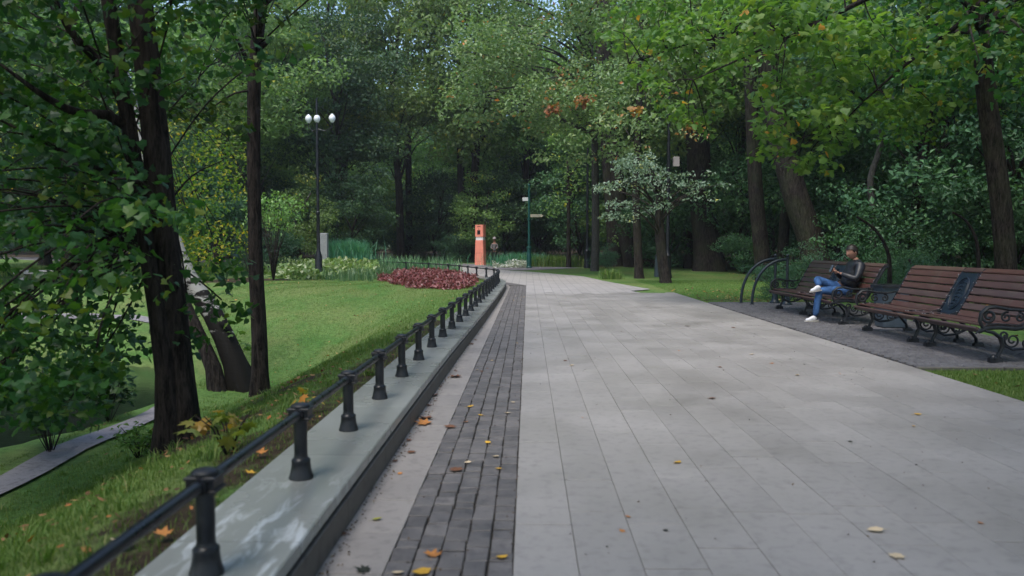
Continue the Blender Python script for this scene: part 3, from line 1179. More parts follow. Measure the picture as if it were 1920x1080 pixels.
def trunk_mesh(pts, rads, n=14, seg=.35, rough=.06, flare=1.35, seed=0, birch=False, fl_h=.6):
    """tapered, slightly crooked trunk with buttressed foot"""
    rng = np.random.default_rng(seed)
    P = catmull(pts, seg)
    m = len(P)
    L = np.concatenate([[0], np.cumsum(np.linalg.norm(np.diff(P, axis=0), axis=1))])
    r = np.interp(L / L[-1], np.linspace(0, 1, len(rads)), rads)
    ph = rng.random(8) * 6.28
    T = unit(np.gradient(P, axis=0))
    vs = []
    a0 = np.array([1.0, 0, 0])
    for i in range(m):
        t = T[i]
        nn = a0 - t * a0.dot(t); nn /= np.linalg.norm(nn)
        bb = np.cross(t, nn)
        f = math.exp(-L[i] / fl_h * 2.2)
        for k in range(n):
            an = 2 * math.pi * k / n
            rr = r[i] * (1 + (flare - 1) * f * (1 + .45 * math.sin(4 * an + ph[0]) + .3 * math.sin(7 * an + ph[1])))
            rr *= 1 + rough * (math.sin(5 * an + ph[2] + L[i] * .7) + .6 * math.sin(9 * an + ph[3] - L[i] * 1.3)) * .5 + rng.uniform(-rough, rough) * .5
            vs.append(P[i] + (nn * math.cos(an) + bb * math.sin(an)) * rr)
    fs = [(i * n + k, i * n + (k + 1) % n, (i + 1) * n + (k + 1) % n, (i + 1) * n + k) for i in range(m - 1) for k in range(n)]
    b = MB()
    b.add(vs, fs, True)
    if birch:
        b.t = [max(0.0, 1 - L[i] / 2.6) for i in range(m - 1) for k in range(n)]
    b.f.append(tuple((m - 1) * n + k for k in range(n))); b.s.append(True); b.t.append(0)
    return b, P, r


def tree_at(name, base, label, cat, group=None):
    return empty(name, base, label, cat, group)


def leaf_obj(name, data, mat, parent=None, base=None):
    V, Fc, T = data
    if base is not None:
        V = V - np.array(base)
    me = np_mesh(name, V, Fc, T)
    me.materials.append(mat)
    return link(name, me, parent)


def shift(b, base):
    b.v = [(p[0] - base[0], p[1] - base[1], p[2] - base[2]) for p in b.v]
    return b


def hero_tree(name, label, trunks, crown, leafm, bark, rng_seed, per, lsize, shape, group=None, limbs_r=.04, every=1, cat='tree',
              branches=(), n=16, rough=.06, flare=1.35, upb=.7, droop=.15, rndn=.6, top_at=.7, tintbias=0.0, sag=.12, root_fn=None, shell=.45, fl_h=.6):
    """trunks: list of (points, radii); branches: explicit limbs (points, radii)"""
    base = Vector(trunks[0][0][0])
    t = tree_at(name, base, label, cat, group)
    rng = np.random.default_rng(rng_seed)
    allP = []
    for i, (pts, rads) in enumerate(trunks):
        b, P, r = trunk_mesh(pts, rads, n=n, seed=rng_seed + i, rough=rough, flare=flare, birch=(bark is M_birch), fl_h=fl_h)
        allP.append(P)
        shift(b, base).build('trunk', bark, t, sharp=0)
    for pts, rads in branches:
        b = MB()
        P = catmull([tuple(p) for p in pts], .12)
        rr = list(np.interp(np.linspace(0, 1, len(P)), np.linspace(0, 1, len(rads)), rads))
        b.tube([tuple(p) for p in P], rr, 10)
        shift(b, base).build('branch', bark, t, sharp=0)
    if crown:
        def frm(c):
            Pn = allP[int(rng.integers(len(allP)))]
            lo = int(len(Pn) * top_at)
            cand = Pn[lo:]
            # attach a bit below the bough
            j = int(np.argmin(np.abs(cand[:, 2] - (c[2] - 1.0))))
            return tuple(cand[j])
        if every:
            b = MB()
            limb_tubes(b, root_fn or frm, crown, limbs_r, rng, every, sag)
            if b.v:
                shift(b, base).build('limbs', bark if bark is not M_birch else M_bark_dark, t, sharp=0)
        leaf_obj('crown', cloud(crown, per, lsize, shape, rng, upb=upb, droop=droop, rndn=rndn, tintbias=tintbias, shell=shell), leafm, t, base)
    return t


def pc(px, py, D, r, fl=.5, rx=1.0):
    p = PD(px, py, D)
    return (p.x, p.y, p.z, r * rx, r * rx, r * fl)


# ------------------------------------------------------------------ left foreground trees
R1 = np.random.default_rng(11)
b1 = GT(338, 832)
D1 = b1.y
st_r = [(b1.x + .02, b1.y, b1.z - .15), tuple(PD(334, 700, D1)), tuple(PD(310, 480, D1)), tuple(PD(290, 250, D1)), tuple(PD(262, 0, D1)), tuple(PD(235, -250, D1)), tuple(PD(215, -480, D1 + .1))]
st_l = [(b1.x - .08, b1.y - .12, b1.z - .15), tuple(PD(310, 700, D1 - .12)), tuple(PD(278, 480, D1 - .12)), tuple(PD(246, 260, D1 - .1)), tuple(PD(222, 120, D1 - .1)), tuple(PD(203, 0, D1 - .1)), tuple(PD(150, -260, D1 - .2)), tuple(PD(100, -480, D1 - .4))]
brs = [
    ([PD(236, 235, D1 - .1), PD(200, 215, D1 - .3), PD(150, 213, D1 - .5), PD(90, 185, D1 - .8), PD(0, 120, D1 - 1.0)], [.045, .038, .03, .02, .01]),
    ([PD(225, 150, D1 - .1), PD(190, 120, D1 - .2), PD(150, 80, D1 - .3), PD(110, 20, D1 - .4), PD(90, -60, D1 - .5)], [.04, .035, .03, .02, .012]),
    ([PD(240, 335, D1 - .15), PD(165, 308, D1 - .6), PD(100, 275, D1 - .9), PD(0, 225, D1 - 1.2)], [.028, .022, .016, .008]),
    ([PD(205, 118, D1), PD(175, 100, D1 + .2), PD(150, 80, D1 + .4)], [.02, .015, .008]),
    ([PD(150, 213, D1 - .5), PD(125, 250, D1 - .5), PD(105, 285, D1 - .4)], [.015, .01, .006]),
    ([PD(245, 420, D1 - .15), PD(180, 470, D1 - .6), PD(90, 520, D1 - .9), PD(0, 580, D1 - 1.1)], [.022, .016, .012, .006]),
    ([PD(232, 390, D1 - .15), PD(130, 420, D1 - .2), PD(20, 470, D1 - .2)], [.02, .012, .006]),
    ([PD(300, 400, D1), PD(360, 330, D1 + .5), PD(420, 300, D1 + .8)], [.012, .009, .005]),
]
cl1 = [pc(R1.uniform(335, 455), R1.uniform(470, 650), R1.uniform(6.6, 8.0), R1.uniform(.13, .24), .5) for _ in range(13)]
for _ in range(105):
    px, py = R1.uniform(-160, 480), R1.uniform(-160, 330)
    if px > 250 and py > 200:
        continue
    cl1.append(pc(px, py, R1.uniform(5.6, 9.0), R1.uniform(.28, .5), .35))
for _ in range(185):
    px, py = R1.uniform(-160, 290), R1.uniform(330, 790)
    if py > 600 and px > 250 - (py - 600) * .5:
        continue
    cl1.append(pc(px, py, R1.uniform(5.2, 9.0), R1.uniform(.16, .42), .35))
for _ in range(16):
    cl1.append((R1.uniform(-5.5, -1.8), R1.uniform(4, 9), R1.uniform(4.2, 8), .8, .8, .45))
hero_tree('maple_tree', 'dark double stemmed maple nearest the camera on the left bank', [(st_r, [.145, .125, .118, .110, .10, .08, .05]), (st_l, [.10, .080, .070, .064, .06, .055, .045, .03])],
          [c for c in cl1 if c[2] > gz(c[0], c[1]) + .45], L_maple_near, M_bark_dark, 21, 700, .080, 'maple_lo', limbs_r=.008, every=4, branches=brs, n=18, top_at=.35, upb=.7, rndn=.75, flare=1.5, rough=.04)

b2 = GT(488, 738)
D2 = b2.y
st = [(b2.x, b2.y, b2.z - .15), tuple(PD(486, 640, D2)), tuple(PD(479, 480, D2)), tuple(PD(476, 300, D2)), tuple(PD(478, 130, D2)), tuple(PD(489, 0, D2)), tuple(PD(500, -250, D2)), tuple(PD(520, -520, D2))]
brs = [([PD(476, 122, D2), PD(462, 112, D2 - .1), PD(450, 85, D2 - .2), PD(430, 55, D2 - .4)], [.055, .035, .012, .008]),
       ([PD(484, 92, D2), PD(500, 80, D2 + .05), PD(508, 70, D2 + .1)], [.05, .035, .02]),
       ([PD(474, 170, D2), PD(440, 175, D2 - .2), PD(400, 200, D2 - .4), PD(370, 220, D2 - .5)], [.02, .014, .01, .005]),
       ([PD(484, 20, D2), PD(560, -40, D2 + .3), PD(650, -70, D2 + .6)], [.03, .02, .01])]
cl2 = []
for _ in range(26):
    cl2.append(pc(R1.uniform(300, 600), R1.uniform(-200, 40), R1.uniform(7.6, 10.5), R1.uniform(.3, .5), .35))
for _ in range(9):
    cl2.append(pc(R1.uniform(300, 450), R1.uniform(150, 240), R1.uniform(7.8, 9.5), R1.uniform(.22, .35), .35))
cl2 += [pc(690, -20, 9.0, .3, .35), pc(740, -40, 9.3, .3, .35)]
for _ in range(10):
    cl2.append((R1.uniform(-4.5, -1.2), R1.uniform(7, 11), R1.uniform(4.8, 8), .8, .8, .45))
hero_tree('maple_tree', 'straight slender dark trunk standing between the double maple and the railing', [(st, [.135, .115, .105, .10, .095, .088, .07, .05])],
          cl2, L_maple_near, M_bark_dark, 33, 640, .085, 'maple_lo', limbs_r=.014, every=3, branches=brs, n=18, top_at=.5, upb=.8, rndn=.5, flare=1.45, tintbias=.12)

b3 = GT(455, 742)
D3 = b3.y + .6
q3 = lambda px, py, dd=0: tuple(PD(px, py, D3 + dd))
st3 = [(q3(462, 742)[0], D3, gz(q3(462, 742)[0], D3) - .2), q3(440, 680), q3(400, 590, .2), q3(352, 520, .5), q3(318, 430, .8), q3(280, 300, 1.0), q3(240, 180, 1.2), q3(205, 0, 1.4), q3(180, -250, 1.6)]
st3b = [(q3(420, 748)[0], D3 - .2, gz(q3(420, 748)[0], D3 - .2) - .2), q3(400, 690, -.2), q3(365, 610, -.1), q3(335, 540, .1), q3(300, 430, .3), q3(262, 300, .4)]
R2 = np.random.default_rng(5)
cl3 = []
for _ in range(60):
    px, py = R2.uniform(300, 455), R2.uniform(215, 500)
    cl3.append(pc(px, py, R2.uniform(13.5, 17), R2.uniform(.35, .7), .7))
for _ in range(30):
    px, py = R2.uniform(-100, 300), R2.uniform(150, 420)
    cl3.append(pc(px, py, R2.uniform(14, 18), R2.uniform(.4, .8), .6))
hero_tree('birch_tree', 'leaning birch with white and black bark behind the double maple', [(st3, [.21, .18, .155, .14, .125, .11, .10, .08, .05])],
          cl3, L_yellow, M_birch, 41, 170, .085, 'diamond', limbs_r=.015, every=6, n=16, top_at=.5, flare=1.4, rndn=.9, upb=.4)
hero_tree('leaning_tree', 'dark leaning bare stem right beside the foot of the birch', [(st3b, [.15, .12, .10, .09, .07, .05])],
          [pc(280, 260, 11, .4), pc(255, 320, 11, .35), pc(300, 215, 11.2, .4)], L_maple_near, M_bark_dark, 43, 200, .11, 'maple_lo', limbs_r=.02, every=1, n=12, flare=1.3)

# young maple shoots with yellowing leaves at the wall edge, small shrub at the foot of the double maple
def shoots(name, base, n, h, spread, leafm, seed, label, cat, lsize=.09, shape='maple', per=26, tint=0.0, up=.8, group=None):
    rng = np.random.default_rng(seed)
    base = Vector(base)
    t = empty(name, base, label, cat, group)
    b = MB()
    P, N = [], []
    for i in range(n):
        a_ = rng.random() * 6.28
        tip = Vector((math.cos(a_) * spread * rng.uniform(.3, 1), math.sin(a_) * spread * rng.uniform(.3, 1), h * rng.uniform(.6, 1.1)))
        mid = tip * .5 + Vector((0, 0, h * .15))
        b.tube([(0, 0, -.05), tuple(mid), tuple(tip)], [.006, .005, .003], 5)
        for k in range(per):
            q = rng.uniform(.35, 1.05)
            p = (mid * (1 - q) * 2 if q < .5 else mid.lerp(tip, (q - .5) * 2)) if q >= .5 else mid * (q * 2)
            P.append((p.x + rng.normal() * lsize * .7, p.y + rng.normal() * lsize * .7, p.z + rng.normal() * lsize * .4))
            N.append((math.cos(a_) * .3 + rng.normal() * .4, math.sin(a_) * .3 + rng.normal() * .4, up))
    b.build('stems', M_bark_dark, t, sharp=0)
    P = np.array(P); N = np.array(N)
    tt = np.clip(rng.random(len(P)) * .8 + tint, 0, 1)
    V, Fc, T = leaves(P, N, lsize * rng.uniform(.7, 1.2, len(P)), shape, rng, .2, tt)
    leaf_obj('leaves', (V, Fc, T), leafm, t)
    return t


L_young = leafmat('yellowing_young_maple', [(0, (.10, .17, .03)), (.5, (.20, .25, .06)), (.8, (.40, .27, .05)), (1, (.42, .17, .04))], trans=.35)
shoots('maple_sapling', GT(430, 850), 6, .28, .26, L_young, 3, 'low maple sapling with yellow orange leaves beside the wall, below the double maple', 'sapling', .10, 'maple', 5, .05)
shoots('maple_sapling', GT(575, 772), 3, .16, .10, L_young, 8, 'tiny orange leaved maple seedling beside the railing, between its second and third posts', 'sapling', .09, 'maple', 3, .3)
shoots('fern_shrub', GT(262, 858), 14, .34, .35, L_grass, 4, 'low dark green fern clump at the foot of the double maple', 'shrub', .07, 'diamond', 22, 0)
for i, (px, py, D_, lb) in enumerate(((440, 560, 9.4, 'maple shoots with green leaves in front of the leaning birch'), )):
    g = GT(430, 720)
    shoots('maple_shoots', g, 7, .95, .45, L_maple_bright, 50 + i, lb, 'shrub', .12, 'maple', 12, 0)
sh = GT(60, 800)
shoots('bank_shrub', GT(95, 850), 16, 1.1, .8, L_maple_near, 60, 'loose dark shrub by the lower path at the far left', 'shrub', .11, 'maple_lo', 26, 0)
shoots('bank_shrub', GT(205, 790), 10, .7, .5, L_maple_near, 61, 'dark leafy shrub left of the double maple above the lower path', 'shrub', .11, 'maple_lo', 24, 0)

# ------------------------------------------------------------------ woodland templates
def template(seed, H, R, crown_lo, k, cr, per, lsize, leafm, flat=.5, shape='diamond', trunk_r=.28):
    rng = np.random.default_rng(seed)
    cz = (crown_lo + H) / 2
    cl = crown_clusters(rng, (0, 0, cz), (R, R, (H - crown_lo) / 2), k, cr, flat)
    V, Fc, T = cloud(cl, per, lsize, shape, rng, upb=.55, out=.6, rndn=.6)
    cm = np_mesh('crown', V, Fc, T); cm.materials.append(leafm)
    pts = [(0, 0, -.4), (rng.normal() * .15, rng.normal() * .15, H * .2), (rng.normal() * .4, rng.normal() * .4, H * .5), (rng.normal() * .5, rng.normal() * .5, H * .85)]
    b, P, r = trunk_mesh(pts, [trunk_r, trunk_r * .8, trunk_r * .55, .06], n=12, seg=.9, seed=seed, rough=.07, flare=1.5)
    limb_tubes(b, lambda c: tuple(P[min(len(P) - 1, max(0, int(len(P) * min(.95, max(.15, (c[2] - 2) / H)))))]), cl, .07 if trunk_r > .1 else .015, rng, 4, .1, 6, 4)
    tm = b.mesh('trunk'); tm.materials.append(M_bark)
    return cm, tm


TP = {
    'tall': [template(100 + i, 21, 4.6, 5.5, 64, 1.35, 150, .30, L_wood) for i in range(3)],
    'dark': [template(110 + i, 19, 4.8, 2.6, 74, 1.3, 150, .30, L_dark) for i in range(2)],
    'low': [template(120 + i, 8.5, 3.2, .9, 56, .9, 190, .24, L_dark, trunk_r=.11) for i in range(2)],
    'lowg': [template(130 + i, 7.0, 2.8, .8, 50, .8, 200, .22, L_wood, trunk_r=.09) for i in range(2)],
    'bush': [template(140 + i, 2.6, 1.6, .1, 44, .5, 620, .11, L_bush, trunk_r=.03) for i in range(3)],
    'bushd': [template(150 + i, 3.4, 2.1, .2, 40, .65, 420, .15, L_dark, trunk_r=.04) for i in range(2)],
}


MARKS = [(-900, ''), (0, 'the left edge'), (230, 'the double maple'), (480, 'the slender trunk'), (597, 'the globe lamp'), (768, 'the thin trunk'), (905, 'the orange column'),
         (992, 'the signpost'), (1115, 'the pale trunk'), (1245, 'the silvery tree'), (1330, 'the massive trunk'), (1425, 'the rack trunk'), (1520, 'the leaning trunk'), (1640, 'the seated person'), (1870, 'the grey trunk'), (1920, 'the right edge')]


def where(x, y):
    v = CR.transposed() @ (Vector((x, y, 1.4)) - CAM)
    if v.z > -1:
        return 'off to the side'
    px = W0 / 2 - v.x / v.z * F
    if px < 0:
        return 'just outside the left edge'
    if px > W0:
        return 'just outside the right edge'
    for (a_, la), (b_, lb) in zip(MARKS[1:-1], MARKS[2:]):
        if px <= b_:
            return 'between %s and %s' % (la, lb)
    return 'by the right edge'


def plant(kind, x, y, label, group, sc=1.0, rz=None, name=None, cat='tree', rg=random.Random(99), idx=None, zs=1.0):
    cm, tm = TP[kind][rg.randrange(len(TP[kind])) if idx is None else idx]
    if group and 'undergrowth' not in group:
        label = label.replace(' in the wood behind the benches', ' behind the benches').replace(' on the left', '') + ', ' + where(x, y)
    t = empty(name or 'woodland_tree', (x, y, gz(x, y)), label, cat, group, rg.uniform(0, 6.28) if rz is None else rz)
    t.scale = (sc, sc, sc * zs)
    link('crown', cm, t)
    link('trunk', tm, t)
    return t


rg = random.Random(42)
# far wood, rows seen at the end of the park
for (y0, y1, xs, step, kinds, lab, grp) in (
    (58, 66, (-36, 40), 5.2, ('tall', 'tall', 'dark'), 'tall tree fronting the far wood', 'front row of the far wood'),
    (72, 84, (-60, 56), 6.0, ('tall', 'dark', 'tall'), 'tall tree deeper in the far wood', 'trees deeper in the far wood'),
    (92, 108, (-80, 80), 7.5, ('dark', 'tall'), 'dark tree at the very back', 'trees at the back of the far wood')):
    x = xs[0]
    while x < xs[1]:
        y = rg.uniform(y0, y1)
        if not (y < 70 and -32 < x < -8 and False):
            plant(rg.choice(kinds), x + rg.uniform(-1, 1), y + (0 if abs(x) < 20 else rg.uniform(-4, 4)), lab, grp, rg.uniform(.9, 1.25), rg=rg)
        x += step * rg.uniform(.8, 1.2)
# understory
x = -44
while x < 40:
    y = rg.uniform(60, 72)
    plant(rg.choice(('low', 'low', 'lowg')), x, y, 'low leafy tree below the far wood', 'understory of the far wood', rg.uniform(.8, 1.15), name='understory_tree', rg=rg)
    x += rg.uniform(3.0, 4.4)
for (x, y, k, s_) in ((-3.2, 57, 'lowg', .85), (-1.6, 60, 'low', .9), (3.5, 55, 'low', .95), (6.2, 52, 'lowg', .9), (-15, 60, 'lowg', .9), (9, 50, 'low', .8), (1, 66, 'low', 1.2)):
    plant(k, x, y, 'low leafy tree below the far wood', 'understory of the far wood', s_, name='understory_tree', rg=rg)
# right hand wood
for (x, y, k, s_) in ((13, 27, 'dark', .8), (17, 33, 'tall', .9), (12, 38, 'tall', .95), (21, 25, 'dark', .9), (16, 45, 'dark', 1.0), (9.5, 47, 'tall', 1.0), (23, 40, 'dark', 1.05), (20, 17, 'dark', .8),
                      (29, 31, 'tall', 1.0), (30, 20, 'dark', 1.0), (14, 54, 'tall', 1.1), (26, 50, 'dark', 1.1), (36, 40, 'tall', 1.1), (5.5, 53, 'tall', .95), (38, 26, 'dark', 1.1), (33, 11, 'dark', .95), (22, 8, 'dark', .85), (45, 33, 'dark', 1.2)):
    plant(k, x, y, 'tall shady tree behind the benches', 'trees in the wood behind the benches', s_, rg=rg)
for (x, y, k, s_) in ((15, 25, 'low', .8), (17.5, 20.5, 'low', .85), (19, 29, 'low', 1), (16, 15.5, 'low', .7), 
                      (22, 21, 'low', 1.0), (14.5, 37, 'low', .9), (20, 35, 'low', 1.1), (25, 27, 'low', 1.1), (27, 16, 'low', 1.0), (18, 41, 'low', 1.0), (11.5, 43, 'low', .9), (24, 33, 'low', 1.1), (30, 25, 'low', 1.2), (20, 12, 'low', .9), (8, 46, 'low', .8)):
    plant(k, x, y, 'low dark tree behind the benches', 'understory behind the benches', s_, name='understory_tree', rg=rg)
# left hand trees across the pond
for (x, y, k, s_) in ((-17, 30, 'tall', .85), (-24, 24, 'dark', .9), (-22, 38, 'dark', .95), (-30, 32, 'tall', 1.0), (-16, 47, 'tall', .95), (-28, 46, 'dark', 1.05), (-37, 40, 'dark', 1.1), (-27, 15, 'dark', .9), (-12.5, 52, 'dark', .9), (-36, 22, 'dark', 1.0), (-21, 54, 'tall', 1.0)):
    plant(k, x, y, 'tall tree beyond the pond on the left', 'trees beyond the pond', s_, rg=rg)
for (x, y, k, s_) in ((-15, 33, 'lowg', .75), (-19, 26, 'low', .8), (-12.5, 44, 'lowg', .7), (-21, 31, 'low', .9), (-17, 40, 'low', .8), (-26, 29, 'low', 1.0), (-25, 20, 'low', .8), (-30, 25, 'low', 1), (-11, 49, 'low', .75), (-24, 42, 'low', 1.0), (-33, 35, 'low', 1.1), (-20, 48, 'low', .9)):
    plant(k, x, y, 'low leafy tree beyond the pond on the left', 'low trees beyond the pond', s_, name='understory_tree', rg=rg)

# trees beside and behind the photographer shade the near end of the path
for (x, y, k, s_) in ((-9.5, -4, 'tall', .85), (5.5, -4, 'tall', .85), (2.5, -9, 'tall', .9), (-4, -13, 'dark', .9), (8.2, 4.0, 'tall', .85), (-1.5, -4.5, 'tall', .8), (6.3, 1.2, 'tall', .85), (2.6, -5, 'tall', .85), (11.5, 8.5, 'tall', .8), (14, -8, 'dark', 1), (-14, -6, 'dark', 1), (-13, 4, 'dark', .9)):
    plant(k, x, y, 'park tree beside or behind the photographer', 'trees around the photographer', s_, rg=rg)

# far mass closing the wood: leaf clumps from ground to treetops
rng = np.random.default_rng(77)
n = 150000
th = rng.uniform(-1.25, 1.25, n)
rr = 118 + rng.uniform(0, 16, n)
P = np.stack([rr * np.sin(th), rr * np.cos(th), 0 * th], 1)
top = 22 + 3 * np.sin(th * 17) + 2 * np.sin(th * 41)
P[:, 2] = rng.random(n) ** 1.25 * top + .9
N = np.stack([-np.sin(th), -np.cos(th), .4 + 0 * th], 1) + rng.normal(size=(n, 3)) * .6
o = leaf_obj('distant_woodland', leaves(P, N, rng.uniform(.9, 1.7, n), 'diamond', rng, .15, rng.random(n) * .8), L_dark)
tag(o, 'dense distant woodland closing the view', 'woodland', kind='stuff')


# ------------------------------------------------------------------ individual trunks on the right
def trunk_tree(label, base_px, pts_px, D, rads, seed, crown, leafm, bark=None, per=150, ls=.16, shape='diamond', **kw):
    g = GT(*base_px)
    Dd = D or g.y
    x0 = PD(base_px[0], base_px[1], Dd).x
    base = (x0, Dd, gz(x0, Dd) - .25)
    pts = [base] + [tuple(PD(px, py, Dd + (dd[0] if dd else 0))) for (px, py, *dd) in pts_px]
    return hero_tree('tree', label, [(pts, rads)], crown, leafm, bark or M_bark, seed, per, ls, shape, **kw)


RQ = np.random.default_rng(91)


def scat(n, x0, x1, y0, y1, d0, d1, r0, r1, fl=.5):
    return [pc(RQ.uniform(x0, x1), RQ.uniform(y0, y1), RQ.uniform(d0, d1), RQ.uniform(r0, r1), fl) for _ in range(n)]


# large oak-like crown over the bend
oak = scat(95, 870, 1150, -60, 230, 35, 42, .8, 1.35) + scat(40, 990, 1200, 150, 300, 34, 40, .6, 1.0) + scat(12, 835, 960, 150, 250, 36, 40, .5, .9) + scat(20, 900, 1200, -260, -40, 35, 43, 1, 1.6)
trunk_tree('thin pale trunk of the oak whose grey green crown hangs over the bend', (1115, 508), [(1117, 430), (1116, 330), (1113, 200), (1105, 50), (1090, -150)], None, [.22, .20, .18, .15, .12, .06], 201, oak, L_oak,
           M_bark_pale, 190, .21, 'diamond', limbs_r=.09, every=3, top_at=.4, n=12, flare=1.25)
trunk_tree('left of the two dark trunks close together behind the thin pale trunk', (1157, 492), [(1150, 420), (1140, 300), (1128, 120), (1120, -150)], 50, [.50, .42, .36, .30, .15], 202, scat(14, 1060, 1200, -100, 200, 47, 54, 1.2, 1.8), L_wood, per=90, ls=.3, every=5)
trunk_tree('right of the two dark trunks close together, leaning left', (1186, 494), [(1170, 430), (1158, 330), (1140, 120), (1130, -150)], 49, [.45, .40, .35, .28, .15], 203, scat(14, 1080, 1240, -100, 200, 46, 52, 1.2, 1.8), L_wood, per=90, ls=.3, every=5)
trunk_tree('slim trunk with ivy at its foot on the grass beside the path end', (1199, 522), [(1195, 440), (1192, 330), (1200, 150), (1205, -100)], None, [.20, .17, .15, .12, .06], 204, scat(26, 1130, 1330, -60, 260, 31, 36, .7, 1.1), L_oak, M_bark, 130, .2, every=4)
# silver leaved small tree
silver = scat(42, 1118, 1265, 300, 412, 28.8, 33, .28, .55, .4) + scat(26, 1240, 1362, 325, 376, 29, 32.5, .2, .4, .35) + scat(7, 1150, 1230, 290, 330, 29.5, 32, .3, .42, .45)
trunk_tree('small leaning tree with silvery grey leaves beside the path end', (1250, 531), [(1240, 470), (1236, 420), (1236, 370), (1222, 320)], None, [.24, .21, .19, .14, .06], 205, silver, L_silver, M_bark, 420, .125, 'diamond', limbs_r=.04, every=2, top_at=.4, n=14, flare=1.2, rndn=.8)
trunk_tree('massive old trunk, thickest of all, on the grass behind the path end', (1331, 508), [(1325, 450), (1316, 380), (1308, 260), (1300, 100), (1290, -120)], None, [.78, .66, .60, .56, .48, .25], 206, scat(40, 1150, 1450, -120, 180, 38, 46, 1.2, 2.0), L_wood, M_bark, 110, .28, every=4, n=26, rough=.05, flare=1.35, limbs_r=.14, fl_h=1.6)
trunk_tree('broad dark stump like trunk just left of and behind the massive trunk', (1300, 499), [(1304, 440), (1310, 340), (1312, 100)], 50, [.55, .42, .36, .2], 207, scat(8, 1240, 1380, -100, 150, 50, 55, 1.4, 2), L_wood, per=80, ls=.3, every=3)
trunk_tree('tall straight trunk right behind the bike rack', (1434, 527), [(1428, 470), (1419, 390), (1413, 280), (1408, 170), (1400, 0), (1390, -180)], None, [.36, .31, .28, .26, .25, .22, .12], 208, scat(40, 1330, 1560, -160, 130, 28, 36, .9, 1.5), L_wood, M_bark, 120, .22, every=4, n=16, limbs_r=.08)
trunk_tree('thick trunk leaning left above the bushes behind the empty end of the first bench', (1540, 520), [(1522, 455), (1500, 390), (1470, 290), (1448, 190), (1435, 60), (1420, -120)], 29, [.55, .46, .42, .38, .36, .3, .15], 209, scat(26, 1380, 1600, -160, 160, 29, 34, .9, 1.5), L_wood, M_bark, 120, .22, every=4, n=18, limbs_r=.09)
trunk_tree('grey trunk leaning left, seen above the second bench', (1890, 590), [(1886, 500), (1878, 400), (1866, 300), (1852, 200), (1838, 60), (1820, -150)], 16, [.23, .195, .185, .18, .17, .15, .1], 210,
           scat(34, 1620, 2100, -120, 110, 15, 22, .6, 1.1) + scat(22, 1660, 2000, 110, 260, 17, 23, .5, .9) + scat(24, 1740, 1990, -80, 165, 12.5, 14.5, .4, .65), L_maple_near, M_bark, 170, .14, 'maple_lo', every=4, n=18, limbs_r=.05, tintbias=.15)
trunk_tree('thin pale crooked stem in the thicket above the seated person', (1640, 470), [(1636, 400), (1632, 335), (1652, 270), (1648, 215), (1640, 150)], 27, [.14, .12, .11, .10, .08, .05], 211, scat(10, 1560, 1720, 80, 220, 26, 30, .6, .9), L_wood, M_bark_pale, 150, .18, every=3, n=10, limbs_r=.03)
trunk_tree('thin dark trunk in front of the far wood, left of the orange column', (768, 474), [(767, 420), (766, 340), (765, 200), (764, 60)], 66, [.30, .27, .25, .2, .1], 212, scat(8, 700, 840, -50, 200, 64, 70, 1.5, 2.2), L_dark, M_bark, 60, .35, every=3, n=10)
trunk_tree('grey trunk just left of the orange column at the wood edge', (868, 482), [(868, 440), (866, 380), (862, 250), (860, 80)], 60, [.36, .30, .27, .2, .1], 213, scat(10, 800, 930, 0, 240, 58, 64, 1.4, 2.0), L_wood, M_bark, 70, .32, every=3, n=10)
trunk_tree('thin young trunk to the right of the green signpost', (1066, 492), [(1066, 440), (1066, 390), (1064, 300)], 48, [.15, .12, .11, .06], 214, scat(10, 1010, 1110, 270, 400, 47, 51, .7, 1.1), L_wood, M_bark, 110, .22, every=3, n=10)
trunk_tree('dark trunk behind the two lamp globes', (640, 480), [(640, 420), (645, 330), (650, 150)], 64, [.34, .3, .27, .2], 215, scat(8, 590, 720, 0, 240, 62, 68, 1.4, 2.0), L_dark, M_bark, 70, .32, every=3, n=10)

# bright maple reaching in from outside the right edge
mt = (12.4, 13.5)
mbz = gz(*mt)
mcl = (scat(60, 1380, 1900, -140, 110, 14, 21, .5, .95, .4) + scat(26, 1100, 1420, -120, 90, 17, 23, .5, .9, .4) + scat(16, 1180, 1370, 90, 225, 18, 21, .35, .6, .45)
       + scat(20, 1440, 1600, 120, 280, 15, 18, .35, .6, .5) + scat(9, 1425, 1560, 270, 335, 15.5, 17.5, .25, .4, .5) + scat(16, 1560, 1760, 110, 230, 16, 20, .4, .7, .45) + scat(6, 1280, 1345, 205, 250, 18, 19.5, .22, .32, .5))
mbr = [([PD(1990, -160, 14.5), PD(1800, -90, 15), PD(1620, 0, 15.5), PD(1500, 60, 16), PD(1400, 105, 17), PD(1300, 150, 18)], [.11, .085, .055, .04, .025, .012]),
       ([PD(1990, -160, 14.5), PD(1880, -30, 15), PD(1780, 60, 15.5), PD(1700, 120, 16), PD(1620, 190, 16.5), PD(1560, 250, 16.8)], [.09, .065, .05, .035, .02, .01]),
       ([PD(1540, 40, 15.8), PD(1440, 60, 17), PD(1300, 80, 19), PD(1180, 120, 20)], [.035, .03, .02, .01])]
mtr = [(mt[0], mt[1], mbz - .2), (mt[0] - .1, mt[1] + .1, 2.5), (mt[0] - .5, mt[1] + .3, 4.6), tuple(PD(1990, -160, 14.5)), (9.2, 15, 9.5)]


def mroot(c):
    best = None
    for pts, r in mbr:
        P = catmull([tuple(p) for p in pts], .3)
        d = np.linalg.norm(P - np.array(c[:3]), axis=1)
        j = int(np.argmin(d))
        if best is None or d[j] < best[0]:
            best = (d[j], tuple(P[j]))
    return best[1]


